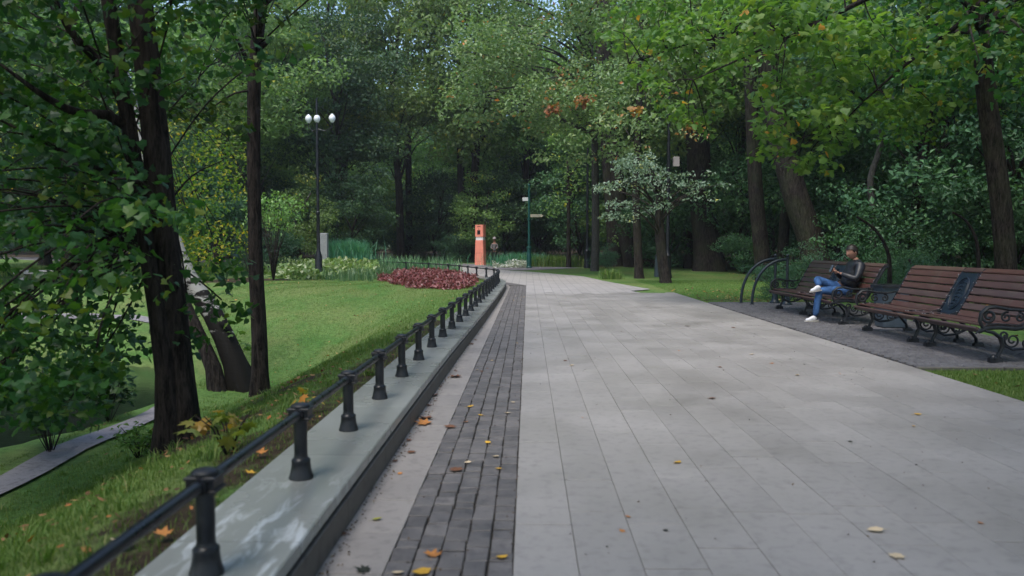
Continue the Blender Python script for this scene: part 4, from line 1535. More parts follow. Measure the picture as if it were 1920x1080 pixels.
hero_tree('maple_tree', 'bright yellow green maple boughs reaching in over the benches from the right', [(mtr, [.30, .26, .23, .17, .06])], mcl, L_maple_bright, M_bark_dark, 301, 250, .16, 'maple_lo', limbs_r=.018, every=2,
          branches=mbr, n=16, upb=.8, rndn=.55, root_fn=mroot)
# autumn coloured sprays
L_orange = leafmat('orange_autumn_leaf', [(0, (.17, .14, .05)), (.5, (.34, .14, .05)), (1, (.42, .24, .06))], trans=.3)
spr = []
for k, (px, py, D_, r_, lb) in enumerate(((1035, 205, 34.2, .55, 'rusty orange autumn spray hanging from the grey green oak crown'), (1296, 238, 18.3, .26, 'orange tipped maple spray in front of the massive trunk'),
                                          (1195, 205, 18.6, .24, 'orange tipped maple spray above the silvery small tree'), (1095, 190, 33.5, .4, 'pale orange spray above the thin pale trunk'))):
    c = pc(px, py, D_, r_, .6)
    tw = empty('autumn_spray', c[:3], lb, 'branch')
    b = MB(); b.tube([(0, 0, r_ * .9), (.05, 0, .1), (0, .05, -r_ * .3)], [.012, .008, .004], 5)
    b.build('twig', M_bark_dark, tw, sharp=0)
    rngk = np.random.default_rng(400 + k)
    leaf_obj('leaves', cloud([(0, 0, 0, r_, r_, r_ * .6)], -int(60 if D_ > 25 else 20), .17 if D_ > 25 else .13, 'maple_lo', rngk, shell=.1), L_orange, tw)

# arching dark stems
for k, (pts, lb) in enumerate((([(1668, 500), (1662, 465), (1640, 430), (1606, 406)], 'dark bare stem arching left just right of the seated person'),
                               ([(1835, 500), (1830, 450), (1812, 415), (1786, 398)], 'dark bare stem arching left in the shade above the second bench'))):
    D_ = 20
    P_ = [PD(px, py, D_) for px, py in pts]
    P_ = [Vector((P_[0].x, D_, gz(P_[0].x, D_) - .1))] + P_
    t = empty('arched_stem', P_[0], lb, 'dead branch')
    b = MB(); Q = catmull([tuple(p) for p in P_], .1)
    b.tube([tuple(np.array(q) - np.array(P_[0])) for q in Q], list(np.linspace(.07, .025, len(Q))), 9)
    b.build('stem', M_bark_dark, t, sharp=0)

# bushes
for k, (px, py, D_, s_, kd, lb) in enumerate((
    (1500, 540, 24.5, .55, 'bush', 'grey green bush behind the bike rack and the end of the first bench'),
    (1455, 560, 22.2, .42, 'bush', 'small blue green bush directly behind the bike rack posts'),
    (1575, 545, 23.5, .5, 'bush', 'green bush behind the seated person'),
    (1670, 540, 24.5, .5, 'bushd', 'dark bush right of the seated person'),
    (1760, 540, 26, .6, 'bushd', 'dark bush behind the middle of the second bench'),
    (1395, 520, 40, .6, 'bushd', 'dark bush between the massive trunk and the bike rack trunk'),
    (1135, 500, 47, .5, 'bush', 'small bush beside the thin pale trunk'),
    (1180, 490, 53, .9, 'bushd', 'dark bush behind the pair of dark trunks'),
    (860, 478, 57, .9, 'bush', 'green bush to the left of the orange column'),
    (1230, 500, 49, 1.0, 'bushd', 'dark bush behind the silvery small tree'),
    (1700, 560, 20.5, .5, 'bush', 'low bush seen under the first bench back at its right end'),
    (500, 500, 38, 1.0, 'bush', 'grey green bush right of the slender dark trunk'))):
    p = PD(px, py, D_)
    plant(kd, p.x, D_, lb, None, s_, name='bush', cat='bush', rg=rg)
x = 12.0
while x < 27:
    plant('bushd', x, rg.uniform(24, 30), 'dark undergrowth bush deep in the wood behind the benches', 'undergrowth behind the benches', rg.uniform(.7, 1.1), name='bush', cat='bush', rg=rg)
    x += 2.2
x = -36
while x < 34:
    plant('bushd', x, rg.uniform(62, 68), 'dark undergrowth bush at the foot of the far wood', 'undergrowth of the far wood', rg.uniform(.8, 1.3), name='bush', cat='bush', rg=rg)
    x += 2.9


# multi stemmed bare shrub and tall feathery shrub left of centre
def bare_shrub(px, py, D_, n, h, label, leafm=None):
    g = PD(px, py, D_); base = Vector((g.x, D_, gz(g.x, D_)))
    t = empty('twiggy_shrub', base, label, 'shrub')
    r = random.Random(int(px))
    b = MB()
    cl = []
    for _ in range(n):
        a_ = r.uniform(0, 6.28); sp = r.uniform(.2, .9) * h * .35
        tip = Vector((math.cos(a_) * sp, math.sin(a_) * sp, h * r.uniform(.7, 1)))
        b.tube([(0, 0, -.1), (tip.x * .25, tip.y * .25, tip.z * .4), tuple(tip)], [.02, .014, .005], 5)
        cl.append((tip.x, tip.y, tip.z, .55, .55, .45))
    b.build('stems', M_bark, t, sharp=0)
    if leafm:
        leaf_obj('leaves', cloud(cl, 150, .14, 'diamond', np.random.default_rng(int(px))), leafm, t)


bare_shrub(512, 480, 30, 22, 3.0, 'tall twiggy shrub with fine feathery leaves right of the slender trunk', L_wood)
bare_shrub(470, 500, 26, 10, 2.0, 'thin bare twiggy shrub behind the slender trunk')

# ------------------------------------------------------------------ planting beds
def poly_scatter(poly, n, rng):
    P = np.array(poly); lo = P.min(0); hi = P.max(0)
    out = []
    while sum(len(o) for o in out) < n:
        q = rng.uniform(lo, hi, size=(n * 2, 2))
        ins = np.zeros(len(q), bool)
        for i in range(len(P)):
            a_, b_ = P[i], P[(i + 1) % len(P)]
            cnd = (a_[1] > q[:, 1]) != (b_[1] > q[:, 1])
            with np.errstate(divide='ignore', invalid='ignore'):
                xi = (b_[0] - a_[0]) * (q[:, 1] - a_[1]) / (b_[1] - a_[1]) + a_[0]
            ins ^= cnd & (q[:, 0] < xi)
        out.append(q[ins])
    return np.concatenate(out)[:n]


def bed(name, poly, n, h, size, shape, leafm, seed, label, cat, upb=.8, tint=0.0, z0=.02):
    rng = np.random.default_rng(seed)
    q = poly_scatter(poly, n, rng)
    z = ground_z(q[:, 0], q[:, 1])
    hh = h * (.6 + .4 * np.sin(q[:, 0] * 3.1 + q[:, 1] * 2.3)) * rng.random(n)
    P = np.stack([q[:, 0], q[:, 1], z + z0 + np.abs(hh)], 1)
    N = np.array([0, 0, upb]) + rng.normal(size=(n, 3)) * .55
    o = leaf_obj(name, leaves(P, N, size * rng.uniform(.7, 1.3, n), shape, rng, .2, np.clip(rng.random(n) + tint, 0, 1)), leafm)
    tag(o, label, cat, kind='stuff')
    return o


def blades(name, poly, n, h, w, leafm, seed, label, cat, lean=.25, bend=.3, kind='stuff', parent=None, z=None, pts=None, tint=0.0, seg=1):
    rng = np.random.default_rng(seed)
    q = poly_scatter(poly, n, rng) if pts is None else pts
    n = len(q)
    zz = ground_z(q[:, 0], q[:, 1]) if z is None else z
    B = np.stack([q[:, 0], q[:, 1], zz - .01], 1)
    a_ = rng.random(n) * 6.28
    d = np.stack([np.cos(a_), np.sin(a_), 0 * a_], 1)
    side = np.stack([-np.sin(a_), np.cos(a_), 0 * a_], 1)
    H = h * rng.uniform(.5, 1.15, n)[:, None]
    ln = lean * rng.random(n)[:, None]
    up = np.array([0, 0, 1.0])
    w_ = w * rng.uniform(.7, 1.3, n)[:, None]
    t = np.clip(rng.random(n) + tint, 0, 1)
    if seg == 1:
        vs = np.stack([B - side * w_, B + side * w_, B + up * H + d * H * ln], 1)
        k = np.arange(n)[:, None] * 3
        Fc = k + np.array([[0, 1, 2]])
        T = t
    else:
        m1 = B + up * H * .55 + d * H * ln * .4
        tp = B + up * H * (1 - bend * .3) + d * H * (ln + bend * rng.random(n)[:, None])
        vs = np.stack([B - side * w_, B + side * w_, m1 + side * w_ * .8, m1 - side * w_ * .8, tp], 1)
        k = np.arange(n)[:, None] * 5
        Fc = np.concatenate([k + np.array([[0, 1, 2]]), k + np.array([[0, 2, 3]]), k + np.array([[3, 2, 4]])], 1).reshape(-1, 3)
        T = np.repeat(t, 3)
    o = leaf_obj(name, (vs.reshape(-1, 3), Fc, T), leafm, parent)
    if parent is None:
        tag(o, label, cat, kind=kind)
    return o


def gp(pxs):
    return [(G(x, y, .13).x, G(x, y, .13).y) for x, y in pxs]


red_poly = gp([(706, 527), (760, 538), (860, 543), (884, 540), (896, 528), (890, 522), (866, 517), (830, 514), (770, 513), (735, 516), (733, 524)])
bed('red_bedding_plants', red_poly, 17000, .22, .10, 'oval', L_red, 501, 'bed of low dark red leaved plants inside the railing bend', 'flower bed', .5)
bed('pale_leaved_plants', gp([(498, 520), (560, 524), (640, 522), (700, 520), (712, 508), (640, 503), (560, 502), (500, 503)]), 9000, .55, .22, 'oval', L_hosta, 502, 'bed of broad pale green and white leaved plants left of the red bed', 'flower bed', .6)
blades('iris_leaves', gp([(560, 522), (640, 527), (700, 529), (735, 524), (738, 512), (700, 508), (610, 512)]), 2600, .48, .012, L_iris, 503, 'upright sword shaped iris leaves between pale plants and red bed', 'flower bed', .35, .2, seg=2)
ipoly = [(-2.9, 37.0), (-3.4, 38.6), (-7.5, 42.0), (-8, 40.5)]
blades('tall_iris_leaves', ipoly, 900, .95, .02, L_iris, 504, 'sparse tall iris leaves standing behind the far railing', 'flower bed', .3, .2, seg=2)
g1 = PD(648, 480, 44)
pts_ = np.random.default_rng(3).normal(size=(3600, 2)) * np.array([.55, .4]) + np.array([g1.x, 44])
blades('ornamental_grass', None, 0, 1.75, .016, L_blue, 505, 'big blue green ornamental grass clump beside the grey concrete block', 'grass clump', .3, .25, kind='thing', pts=pts_, seg=2)
bed('white_flowers', [(g1.x - 1.6, 42.4), (g1.x + 1.3, 42.4), (g1.x + 1.3, 43.2), (g1.x - 1.6, 43.2)], 900, .3, .12, 'oval', L_white, 506, 'white flowers at the foot of the big grass clump', 'flowers', .6)
# right bed by the signpost
sgn = GT(992, 503)
gA = PD(960, 492, 48.5)
bed('white_flowers', [(gA.x - 1.1, 47.3), (gA.x + .9, 47.3), (gA.x + .9, 48.4), (gA.x - 1.1, 48.4)], 1100, .45, .13, 'oval', L_white, 507, 'mound of white flowers between the orange column and the green signpost', 'flowers', .6)
blades('blue_grass_clump', None, 0, .95, .013, L_blue, 508, 'blue green grass clump behind the white flowers by the signpost', 'grass clump', .35, .3, kind='thing', pts=np.random.default_rng(4).normal(size=(1500, 2)) * np.array([.8, .3]) + np.array([gA.x + .5, 49.3]), seg=2)
gB = PD(1030, 495, 48.5)
blades('green_grass_clump', None, 0, .8, .013, L_grass, 509, 'mid green grassy clump right of the green signpost', 'grass clump', .35, .3, kind='thing', pts=np.random.default_rng(6).normal(size=(1800, 2)) * np.array([.85, .3]) + np.array([gB.x + .2, 49]), seg=2)
g7 = PD(1146, 522, 35)
blades('green_grass_clump', None, 0, .5, .01, L_grass, 510, 'small tuft of tall grass on the lawn beside the thin pale trunk', 'grass clump', .5, .3, kind='thing', pts=np.random.default_rng(7).normal(size=(500, 2)) * np.array([.22, .2]) + np.array([g7.x, 35]), seg=2)
# rough tall grass behind the left lawn
blades('rough_grass', [(-28, 30), (-10.5, 36), (-8.5, 38), (-9, 41), (-30, 40)], 9000, .35, .013, L_grass, 511, 'rough longer grass behind the lawn on the left', 'grass', .5, .3, seg=1)

# ---- lawn grass
def grass(n, x0, x1, y0, y1, h, w, seed, name, label, cond, dens_pow=1.0):
    rng = np.random.default_rng(seed)
    u = rng.random(n)
    y = y0 + (y1 - y0) * u ** dens_pow
    x = rng.uniform(x0, x1, n)
    s = sdist(x, y)
    e = earth_mask(x, y, s)
    keep = cond(x, y, s) & (rng.random(n) > np.clip(e * 1.25 - .05, 0, .97))
    q = np.stack([x[keep], y[keep]], 1)
    return blades(name, None, 0, h, w, L_grass, seed, label, 'grass', .9, .3, pts=q, tint=-.05)


def lowpath_free(x, y):
    P = catmull([(p.x, p.y) for p in lp], .5)
    d = np.full(x.shape, 9.0)
    for q in P:
        d = np.minimum(d, np.hypot(x - q[0], y - q[1]))
    w = ((x + 9.6) / 3.7) ** 2 + ((y - 13.2) / 5.3) ** 2
    return (d > .42) & (w > 1.05)


grass(150000, -6.0, -1.3, 2.2, 12, .050, .0038, 601, 'grass_blades', 'short green grass on the bank in front', lambda x, y, s: (s > .27) & lowpath_free(x, y), 1.5)
grass(120000, -9.5, -1.1, 9, 31, .045, .006, 602, 'grass_blades', 'short green grass on the sunny hollow lawn', lambda x, y, s: (s > .27) & (x > -.42 * y) & lowpath_free(x, y))
grass(60000, 4.57, 8.4, 5.5, 9.25, .05, .005, 603, 'grass_blades', 'green grass in front of the bench pad', lambda x, y, s: x > 4.58)
grass(70000, 3.4, 14, 20.4, 34, .05, .008, 604, 'grass_blades', 'green grass under the trees beyond the bench pad', lambda x, y, s: (x > 4.6) | ((y > 20.5) & (y < 24) & (x > 4.6)))


rq = np.random.default_rng(66)
tc = np.stack([rq.uniform(-5.2, -1.45, 170), rq.uniform(2.4, 13, 170)], 1)
tp = np.repeat(tc, 26, 0) + rq.normal(size=(170 * 26, 2)) * .035
sd_ = sdist(tp[:, 0], tp[:, 1])
tp = tp[(sd_ > .28) & lowpath_free(tp[:, 0], tp[:, 1])]
blades('grass_tufts', None, 0, .11, .004, L_grass, 620, 'longer grass tufts scattered over the bank', 'grass', .8, .4, pts=tp, seg=2)


# leaf litter on lawn, too many and small to count
def litter(n, x0, x1, y0, y1, seed, size, label, cond, mat):
    rng = np.random.default_rng(seed)
    x = rng.uniform(x0, x1, n); y = rng.uniform(y0, y1, n)
    s = sdist(x, y); k = cond(x, y, s)
    x, y = x[k], y[k]
    z = ground_z(x, y) + .03
    P = np.stack([x, y, z], 1)
    N = np.array([0, 0, 1.0]) + rng.normal(size=(len(x), 3)) * .35
    o = leaf_obj('leaf_litter', leaves(P, N, size * rng.uniform(.6, 1.3, len(x)), 'oval', rng, .2), mat)
    tag(o, label, 'leaf litter', kind='stuff')


L_litter = leafmat('litter_leaf', [(0, (.10, .05, .03)), (.5, (.24, .13, .05)), (.85, (.46, .32, .12)), (1, (.50, .20, .04))], trans=.15, rough=.7)
litter(430, -9, -1.4, 9, 31, 701, .055, 'small fallen leaves dotted over the hollow lawn', lambda x, y, s: (s > .3) & lowpath_free(x, y), L_litter)
litter(230, -3.0, -1.4, 2.5, 9.5, 702, .05, 'fallen leaves strewn along the back of the wall and the bank', lambda x, y, s: s > .3, L_litter)
litter(420, 4.7, 9.5, 20.5, 27, 703, .075, 'fallen leaves on the grass beyond the bike rack', lambda x, y, s: x > 0, L_litter)
litter(160, 7.4, 11, 9, 20, 704, .07, 'fallen leaves behind the benches', lambda x, y, s: x > 0, L_litter)
litter(40, 4.7, 7.4, 6, 9.2, 705, .07, 'fallen leaves on the grass in front of the bench pad', lambda x, y, s: x > 0, L_litter)
litter(900, 9, 24, 18, 40, 706, .09, 'leaf litter on the floor of the wood', lambda x, y, s: x > 0, L_litter)
litter(350, -24, -8, 17, 32, 707, .08, 'fallen leaves on the lawn beyond the pond', lambda x, y, s: x < 0, L_litter)

rngc = np.random.default_rng(808)
n = 1500
xx = np.concatenate([-.835 + np.abs(rngc.normal(size=n)) * .035, rngc.uniform(-.56, .0, 260), rngc.uniform(0, 4.5, 420), -.002 + rngc.normal(size=160) * .006])
yy = np.concatenate([rngc.uniform(2.5, 26, n), rngc.uniform(3, 24, 260), rngc.uniform(3, 24, 420), rngc.uniform(3, 20, 160)])
P = np.stack([xx, yy, np.full(len(xx), .004)], 1)
N = np.array([0, 0, 1.0]) + rngc.normal(size=(len(xx), 3)) * .4
o = leaf_obj('leaf_crumbs', leaves(P, N, rngc.uniform(.006, .022, len(xx)), 'diamond', rngc, .25), leafmat('leaf_crumb', [(0, (.03, .02, .014)), (.7, (.09, .055, .03)), (1, (.22, .14, .06))], trans=0, rough=.8))
tag(o, 'brown leaf crumbs and dirt along the wall foot and on the paving', 'leaf litter', kind='stuff')

# ------------------------------------------------------------------ damp air between the trees
m, nt, out = new_mat('thin_haze')
pv = nd(nt, 'ShaderNodeVolumePrincipled')
pv.inputs['Color'].default_value = (.86, .92, 1, 1)
pv.inputs['Density'].default_value = .0006
pv.inputs['Anisotropy'].default_value = .3
lk(nt, pv.outputs[0], out.inputs['Volume'])
mb = MB(); mb.box((0, 78, 14), (226, 196, 34))
tag(mb.build('haze', m), 'thin pale haze in the air between the far trees', kind='stuff')

# ------------------------------------------------------------------ emergency column
kb = GT(901, 498)
kc = empty('emergency_column', (kb.x, kb.y, gz(kb.x, kb.y)), 'tall orange emergency call column with a white band at the path bend', 'call column', rz=rad(-20))
mb = MB()


def frustum(b, z0, z1, w0, w1, d0, d1, ox=0.0, ch=.03):
    def ring(w, d, z, ox_):
        x, y = w / 2, d / 2
        return [(-x + ch + ox_, -y, z), (x - ch + ox_, -y, z), (x + ox_, -y + ch, z), (x + ox_, y - ch, z), (x - ch + ox_, y, z), (-x + ch + ox_, y, z), (-x + ox_, y - ch, z), (-x + ox_, -y + ch, z)]
    vs = ring(w0, d0, z0, 0) + ring(w1, d1, z1, ox)
    fs = [(i, (i + 1) % 8, 8 + (i + 1) % 8, 8 + i) for i in range(8)] + [tuple(range(7, -1, -1)), tuple(range(8, 16))]
    b.add(vs, fs)


frustum(mb, 0, 1.62, .62, .54, .5, .44)
mb.build('body', M_orange, kc)
mb = MB(); frustum(mb, 1.62, 1.84, .50, .50, .40, .40); mb.build('white_band', M_white, kc)
mb = MB(); frustum(mb, 1.84, 2.60, .56, .56, .46, .46); mb.build('head', M_orange, kc)
hd = kc.children[-1] if kc.children else None
mb = MB(); mb.box((-.02, -.236, 2.12), (.2, .014, .27)); mb.build('screen', M_dark, kc)
mb = MB()
for k in range(4):
    mb.box((-.09 + k * .055, -.233, 2.49), (.04, .008, .05))
mb.build('lettering', M_dark, kc)
mb = MB(); mb.box((-.02, -.233, 2.33), (.05, .01, .05)); mb.build('speaker_hole', M_bin, kc)
mb = MB()
mb.box((0, -.238, .80), (.40, .006, .008)); mb.box((0, -.243, .28), (.44, .006, .008))
for sx in (-.2, .2):
    mb.box((sx, -.241, .54), (.007, .006, .52))
mb.build('door_seam', M_dark, kc)
mb = MB(); mb.box((0, 0, .02), (.72, .6, .04), ch=.01); mb.build('plinth', M_conc, kc)

# ------------------------------------------------------------------ signpost
sp = empty('signpost', (sgn.x, sgn.y, gz(sgn.x, sgn.y)), 'green cast iron signpost with two small pale direction boards', 'signpost', rz=rad(0))
mb = MB()
mb.lathe([(.17, 0), (.17, .08), (.14, .12), (.14, .75), (.12, .82), (.12, 1.15), (.15, 1.18), (.15, 1.24), (.11, 1.28)], n=18)
mb.build('base', M_green, sp)
mb = MB()
mb.lathe([(.075, 1.25), (.07, 2.6), (.065, 4.4), (.05, 4.75)], n=16)
mb.lathe([(.1, 2.8), (.11, 2.84), (.1, 2.9)], n=16)
mb.lathe([(.11, 1.44), (.12, 1.48), (.11, 1.53)], n=16)
mb.build('pole', M_green, sp)
mb = MB(); mb.sphere((0, 0, 4.83), .08); mb.build('finial', M_green, sp)
mb = MB(); mb.box((-.2, 0, 4.03), (.38, .03, .2), ch=.004); mb.build('direction_board', M_white, sp)
mb = MB()
mb.add([(.08, -.015, 2.99), (.72, -.015, 2.99), (.84, -.015, 3.07), (.72, -.015, 3.15), (.08, -.015, 3.15), (.08, .015, 2.99), (.72, .015, 2.99), (.84, .015, 3.07), (.72, .015, 3.15), (.08, .015, 3.15)],
       [(0, 1, 2, 3, 4), (9, 8, 7, 6, 5), (0, 5, 6, 1), (1, 6, 7, 2), (2, 7, 8, 3), (3, 8, 9, 4), (4, 9, 5, 0)])
mb.build('direction_board', M_cream, sp)
mb = MB()
for z_ in (3.04, 3.09):
    for k in range(7):
        mb.box((.16 + k * .075, -.018, z_), (.05, .004, .022))
mb.build('lettering', M_conc, sp)


# ------------------------------------------------------------------ street lamps
def lamp(px, D_, ztop, label):
    p = PD(px, 460, D_)
    t = empty('street_lamp', (p.x, D_, gz(p.x, D_)), label, 'street lamp')
    mb = MB()
    mb.lathe([(.2, 0), (.2, .15), (.15, .25), (.15, .9), (.12, 1.0), (.075, 1.15), (.07, 2.6), (.09, 2.64), (.09, 2.72), (.06, 2.76), (.05, ztop + .5), (.03, ztop + .9)], n=14)
    mb.build('pole', M_iron, t)
    for k, an in enumerate((rad(-8), rad(172), rad(80))):
        R_ = (.66, .36, .02)[k]
        dx, dy = math.cos(an) * R_, math.sin(an) * R_
        b = MB(); b.tube([(0, 0, ztop - .35), (dx * .5, dy * .5, ztop - .45), (dx, dy, ztop - .3), (dx, dy, ztop - .12)], .022, 8)
        ar = b.build('arm', M_iron, t)
        b = MB(); b.lathe([(.04, -.12), (.07, -.09), (.125, 0), (.14, .07), (.11, .16), (.045, .22), (.015, .25)], (dx, dy, ztop), 14)
        b.build('globe', M_globe, ar)
    return t


lamp(597, 33, 1.4 + (463 - 232) * 33 / 1500 - 0.0, 'tall black street lamp with white globes standing behind the flower beds')


def pole_only(px, D_, h, label, box=False):
    p = PD(px, 460, D_)
    t = empty('lamp_post', (p.x, D_, gz(p.x, D_)), label, 'lamp post')
    mb = MB()
    mb.lathe([(.2, 0), (.2, .1), (.16, .3), (.16, .95), (.18, 1.0), (.1, 1.12), (.08, 1.3), (.075, h * .6), (.055, h)], n=14)
    mb.build('pole', M_iron, t)
    if box:
        zz = 1.4 + (463 - 305) * D_ / 1500 - t.location.z
        b = MB(); b.box((.33, -.02, zz), (.26, .22, .42), ch=.02); b.build('speaker_box', M_pale, t)
        b = MB(); b.tube([(0, 0, zz + .1), (.22, -.02, zz + .1)], .02, 8); b.build('bracket', M_iron, t)
    return t


pole_only(1252, 36, 8.5, 'tall black lamp post with a pale box, behind the silvery small tree', True)
pole_only(1101, 47, 7, 'dark lamp post left of the thin pale trunk, with a thick base')
p = PD(1236, 500, 37)
t = empty('litter_bin', (p.x, 37, gz(p.x, 37)), 'blue grey tapering bin behind the silvery small tree trunk', 'litter bin')
mb = MB(); frustum(mb, 0, .95, .42, .34, .4, .34); mb.build('body', M_bin, t)
mb = MB(); frustum(mb, .95, 1.05, .38, .30, .38, .3); mb.build('lid', M_iron, t)

# concrete block, low pale wall far left
p = PD(608, 470, 45)
t = MB(); t.box((0, 0, .93), (.38, .35, 1.9), ch=.02)
o = t.build('concrete_block', M_conc); o.location = (PD(608, 470, 42.4).x, 42.4, gz(p.x, 42.4)); tag(o, 'upright grey concrete block beside the big grass clump', 'concrete block')
p = PD(92, 480, 27)
t = empty('stone_bench', (p.x, 27, gz(p.x, 27)), 'long low pale stone bench across the hollow at the far left', 'stone bench')
b = MB(); b.box((0, 0, .42), (2.2, .5, .12), ch=.02); b.build('seat', M_pale, t)
for sx in (-.9, .9):
    b = MB(); b.box((sx, 0, .17), (.25, .42, .38), ch=.01); b.build('leg', M_pale, t)


# ------------------------------------------------------------------ bike rack
g = G(1410, 571)
rack = empty('bike_rack', (g.x, g.y, 0), 'dark metal bicycle rack of two quarter arches on ball topped posts', 'bike rack')
for k, (dx, dy) in enumerate(((0, 0), (-.12, .55))):
    b = MB()
    P_ = []
    for i in range(17):
        a_ = math.pi / 2 * i / 16
        P_.append((dx + .78 * (1 - math.cos(a_)) ** 1.0, dy, 1.09 * math.sin(a_) ** .9 if i else 0.0))
    P_.append((dx + .83, dy, 1.09))
    b.tube(P_, .035, 12)
    b.build('arch', M_rack, rack)
    b = MB(); b.lathe([(.034, 0), (.034, 1.12), (.05, 1.125), (.05, 1.14), (.02, 1.15), (.035, 1.17), (.042, 1.195), (.03, 1.22), (.004, 1.235)], (dx + .84, dy, 0), 14)
    ps = b.build('post', M_rack, rack)
    b = MB(); b.lathe([(.13, 0), (.13, .02), (.10, .05), (.075, .12), (.06, .24), (.045, .3)], (dx + .84, dy, 0), 14)
    b.build('post_base', M_rack, ps)
    b = MB(); b.lathe([(.06, 0), (.06, .012), (.035, .02)], (dx, dy, 0), 12)
    b.build('foot_plate', M_rack, rack)

# ------------------------------------------------------------------ benches
SEAT = [(-.235, .395, -38), (-.135, .445, -8), (-.02, .452, 2), (.095, .445, 5), (.21, .432, 8)]
BACK = [(.36, .475, 56), (.42, .575, 59), (.475, .678, 61), (.53, .782, 62), (.585, .886, 62), (.638, .984, 61)]
TOPS = (.705, 1.065, 32)


def slat_mesh(L, w=.098, th=.032):
    b = MB()
    pr = []
    r_ = .008
    for (x, z) in ((-w / 2, -th / 2), (w / 2, -th / 2), (w / 2, th / 2), (-w / 2, th / 2)):
        sx, sz = math.copysign(r_, x), math.copysign(r_, z)
        if x * z > 0:
            pr += [(x, z - sz), (x - sx, z)]
        else:
            pr += [(x - sx, z), (x, z - sz)]
    # order around
    pr = [(-w / 2 + r_, -th / 2), (w / 2 - r_, -th / 2), (w / 2, -th / 2 + r_), (w / 2, th / 2 - r_), (w / 2 - r_, th / 2), (-w / 2 + r_, th / 2), (-w / 2, th / 2 - r_), (-w / 2, -th / 2 + r_)]
    n = 8
    vs = [(x, -L / 2, z) for x, z in pr] + [(x, L / 2, z) for x, z in pr]
    fs = [(i, i + n, (i + 1) % n + n, (i + 1) % n) for i in range(n)] + [tuple(range(n)), tuple(range(2 * n - 1, n - 1, -1))]
    b.add(vs, fs)
    me = b.mesh('slat'); me.materials.append(M_wood)
    return me


Ls, Lm = 1.58, .50
SL = {Ls: slat_mesh(Ls - .012), Lm: slat_mesh(Lm - .012)}


def spiral(cx, cz, r0, turns, a0, n=26, sgn_=1):
    return [(cx + (r0 * (1 - .8 * i / n)) * math.cos(a0 + sgn_ * turns * 6.283 * i / n), 0, cz + (r0 * (1 - .8 * i / n)) * math.sin(a0 + sgn_ * turns * 6.283 * i / n)) for i in range(n + 1)]


def frame_mesh(arm):
    b = MB()
    fl = 1.5
    def T(pts, r, n=8):
        b.tube(pts, r, n, flat=fl)
    # front leg with lion paw foot
    T([(-.02, 0, .03), (.0, 0, .10), (.045, 0, .20), (.02, 0, .30), (-.07, 0, .365), (-.17, 0, .385)], [.026, .02, .022, .026, .022, .016])
    b.box((-.035, 0, .035), (.15, .075, .07), ch=.02)
    b.sphere((-.06, 0, .055), .045, 10, 6)
    # rear leg
    T([(.62, 0, .03), (.60, 0, .12), (.50, 0, .24), (.38, 0, .35), (.33, 0, .44)], [.024, .02, .022, .024, .022])
    b.box((.635, 0, .03), (.13, .07, .06), ch=.018)
    # seat rail and back rail
    T([(-.25, 0, .375), (-.14, 0, .42), (0, 0, .43), (.2, 0, .41), (.3, 0, .43), (.38, 0, .48), (.51, 0, .70), (.63, 0, .92), (.70, 0, 1.03), (.755, 0, 1.05)], [.018] * 10)
    # scrolls below the seat
    T(spiral(.16, .27, .10, 1.6, 2.2), .011, 6)
    T(spiral(.34, .24, .075, 1.5, .4, sgn_=-1), .010, 6)
    T([(.04, 0, .22), (.16, 0, .16), (.3, 0, .17), (.47, 0, .24)], .012, 6)
    T(spiral(.05, .33, .055, 1.3, 5.0), .009, 6)
    if arm:
        T([(-.20, 0, .42), (-.235, 0, .50), (-.22, 0, .60), (-.15, 0, .665), (-.05, 0, .675), (.1, 0, .645), (.28, 0, .635), (.42, 0, .66)], [.016, .02, .022, .024, .022, .02, .018, .016])
        T(spiral(-.13, .565, .095, 1.7, 1.7), .013, 6)
        T(spiral(.08, .55, .065, 1.4, 1.2), .009, 6)
        T(spiral(.24, .55, .06, 1.4, 1.8, sgn_=-1), .009, 6)
    return b


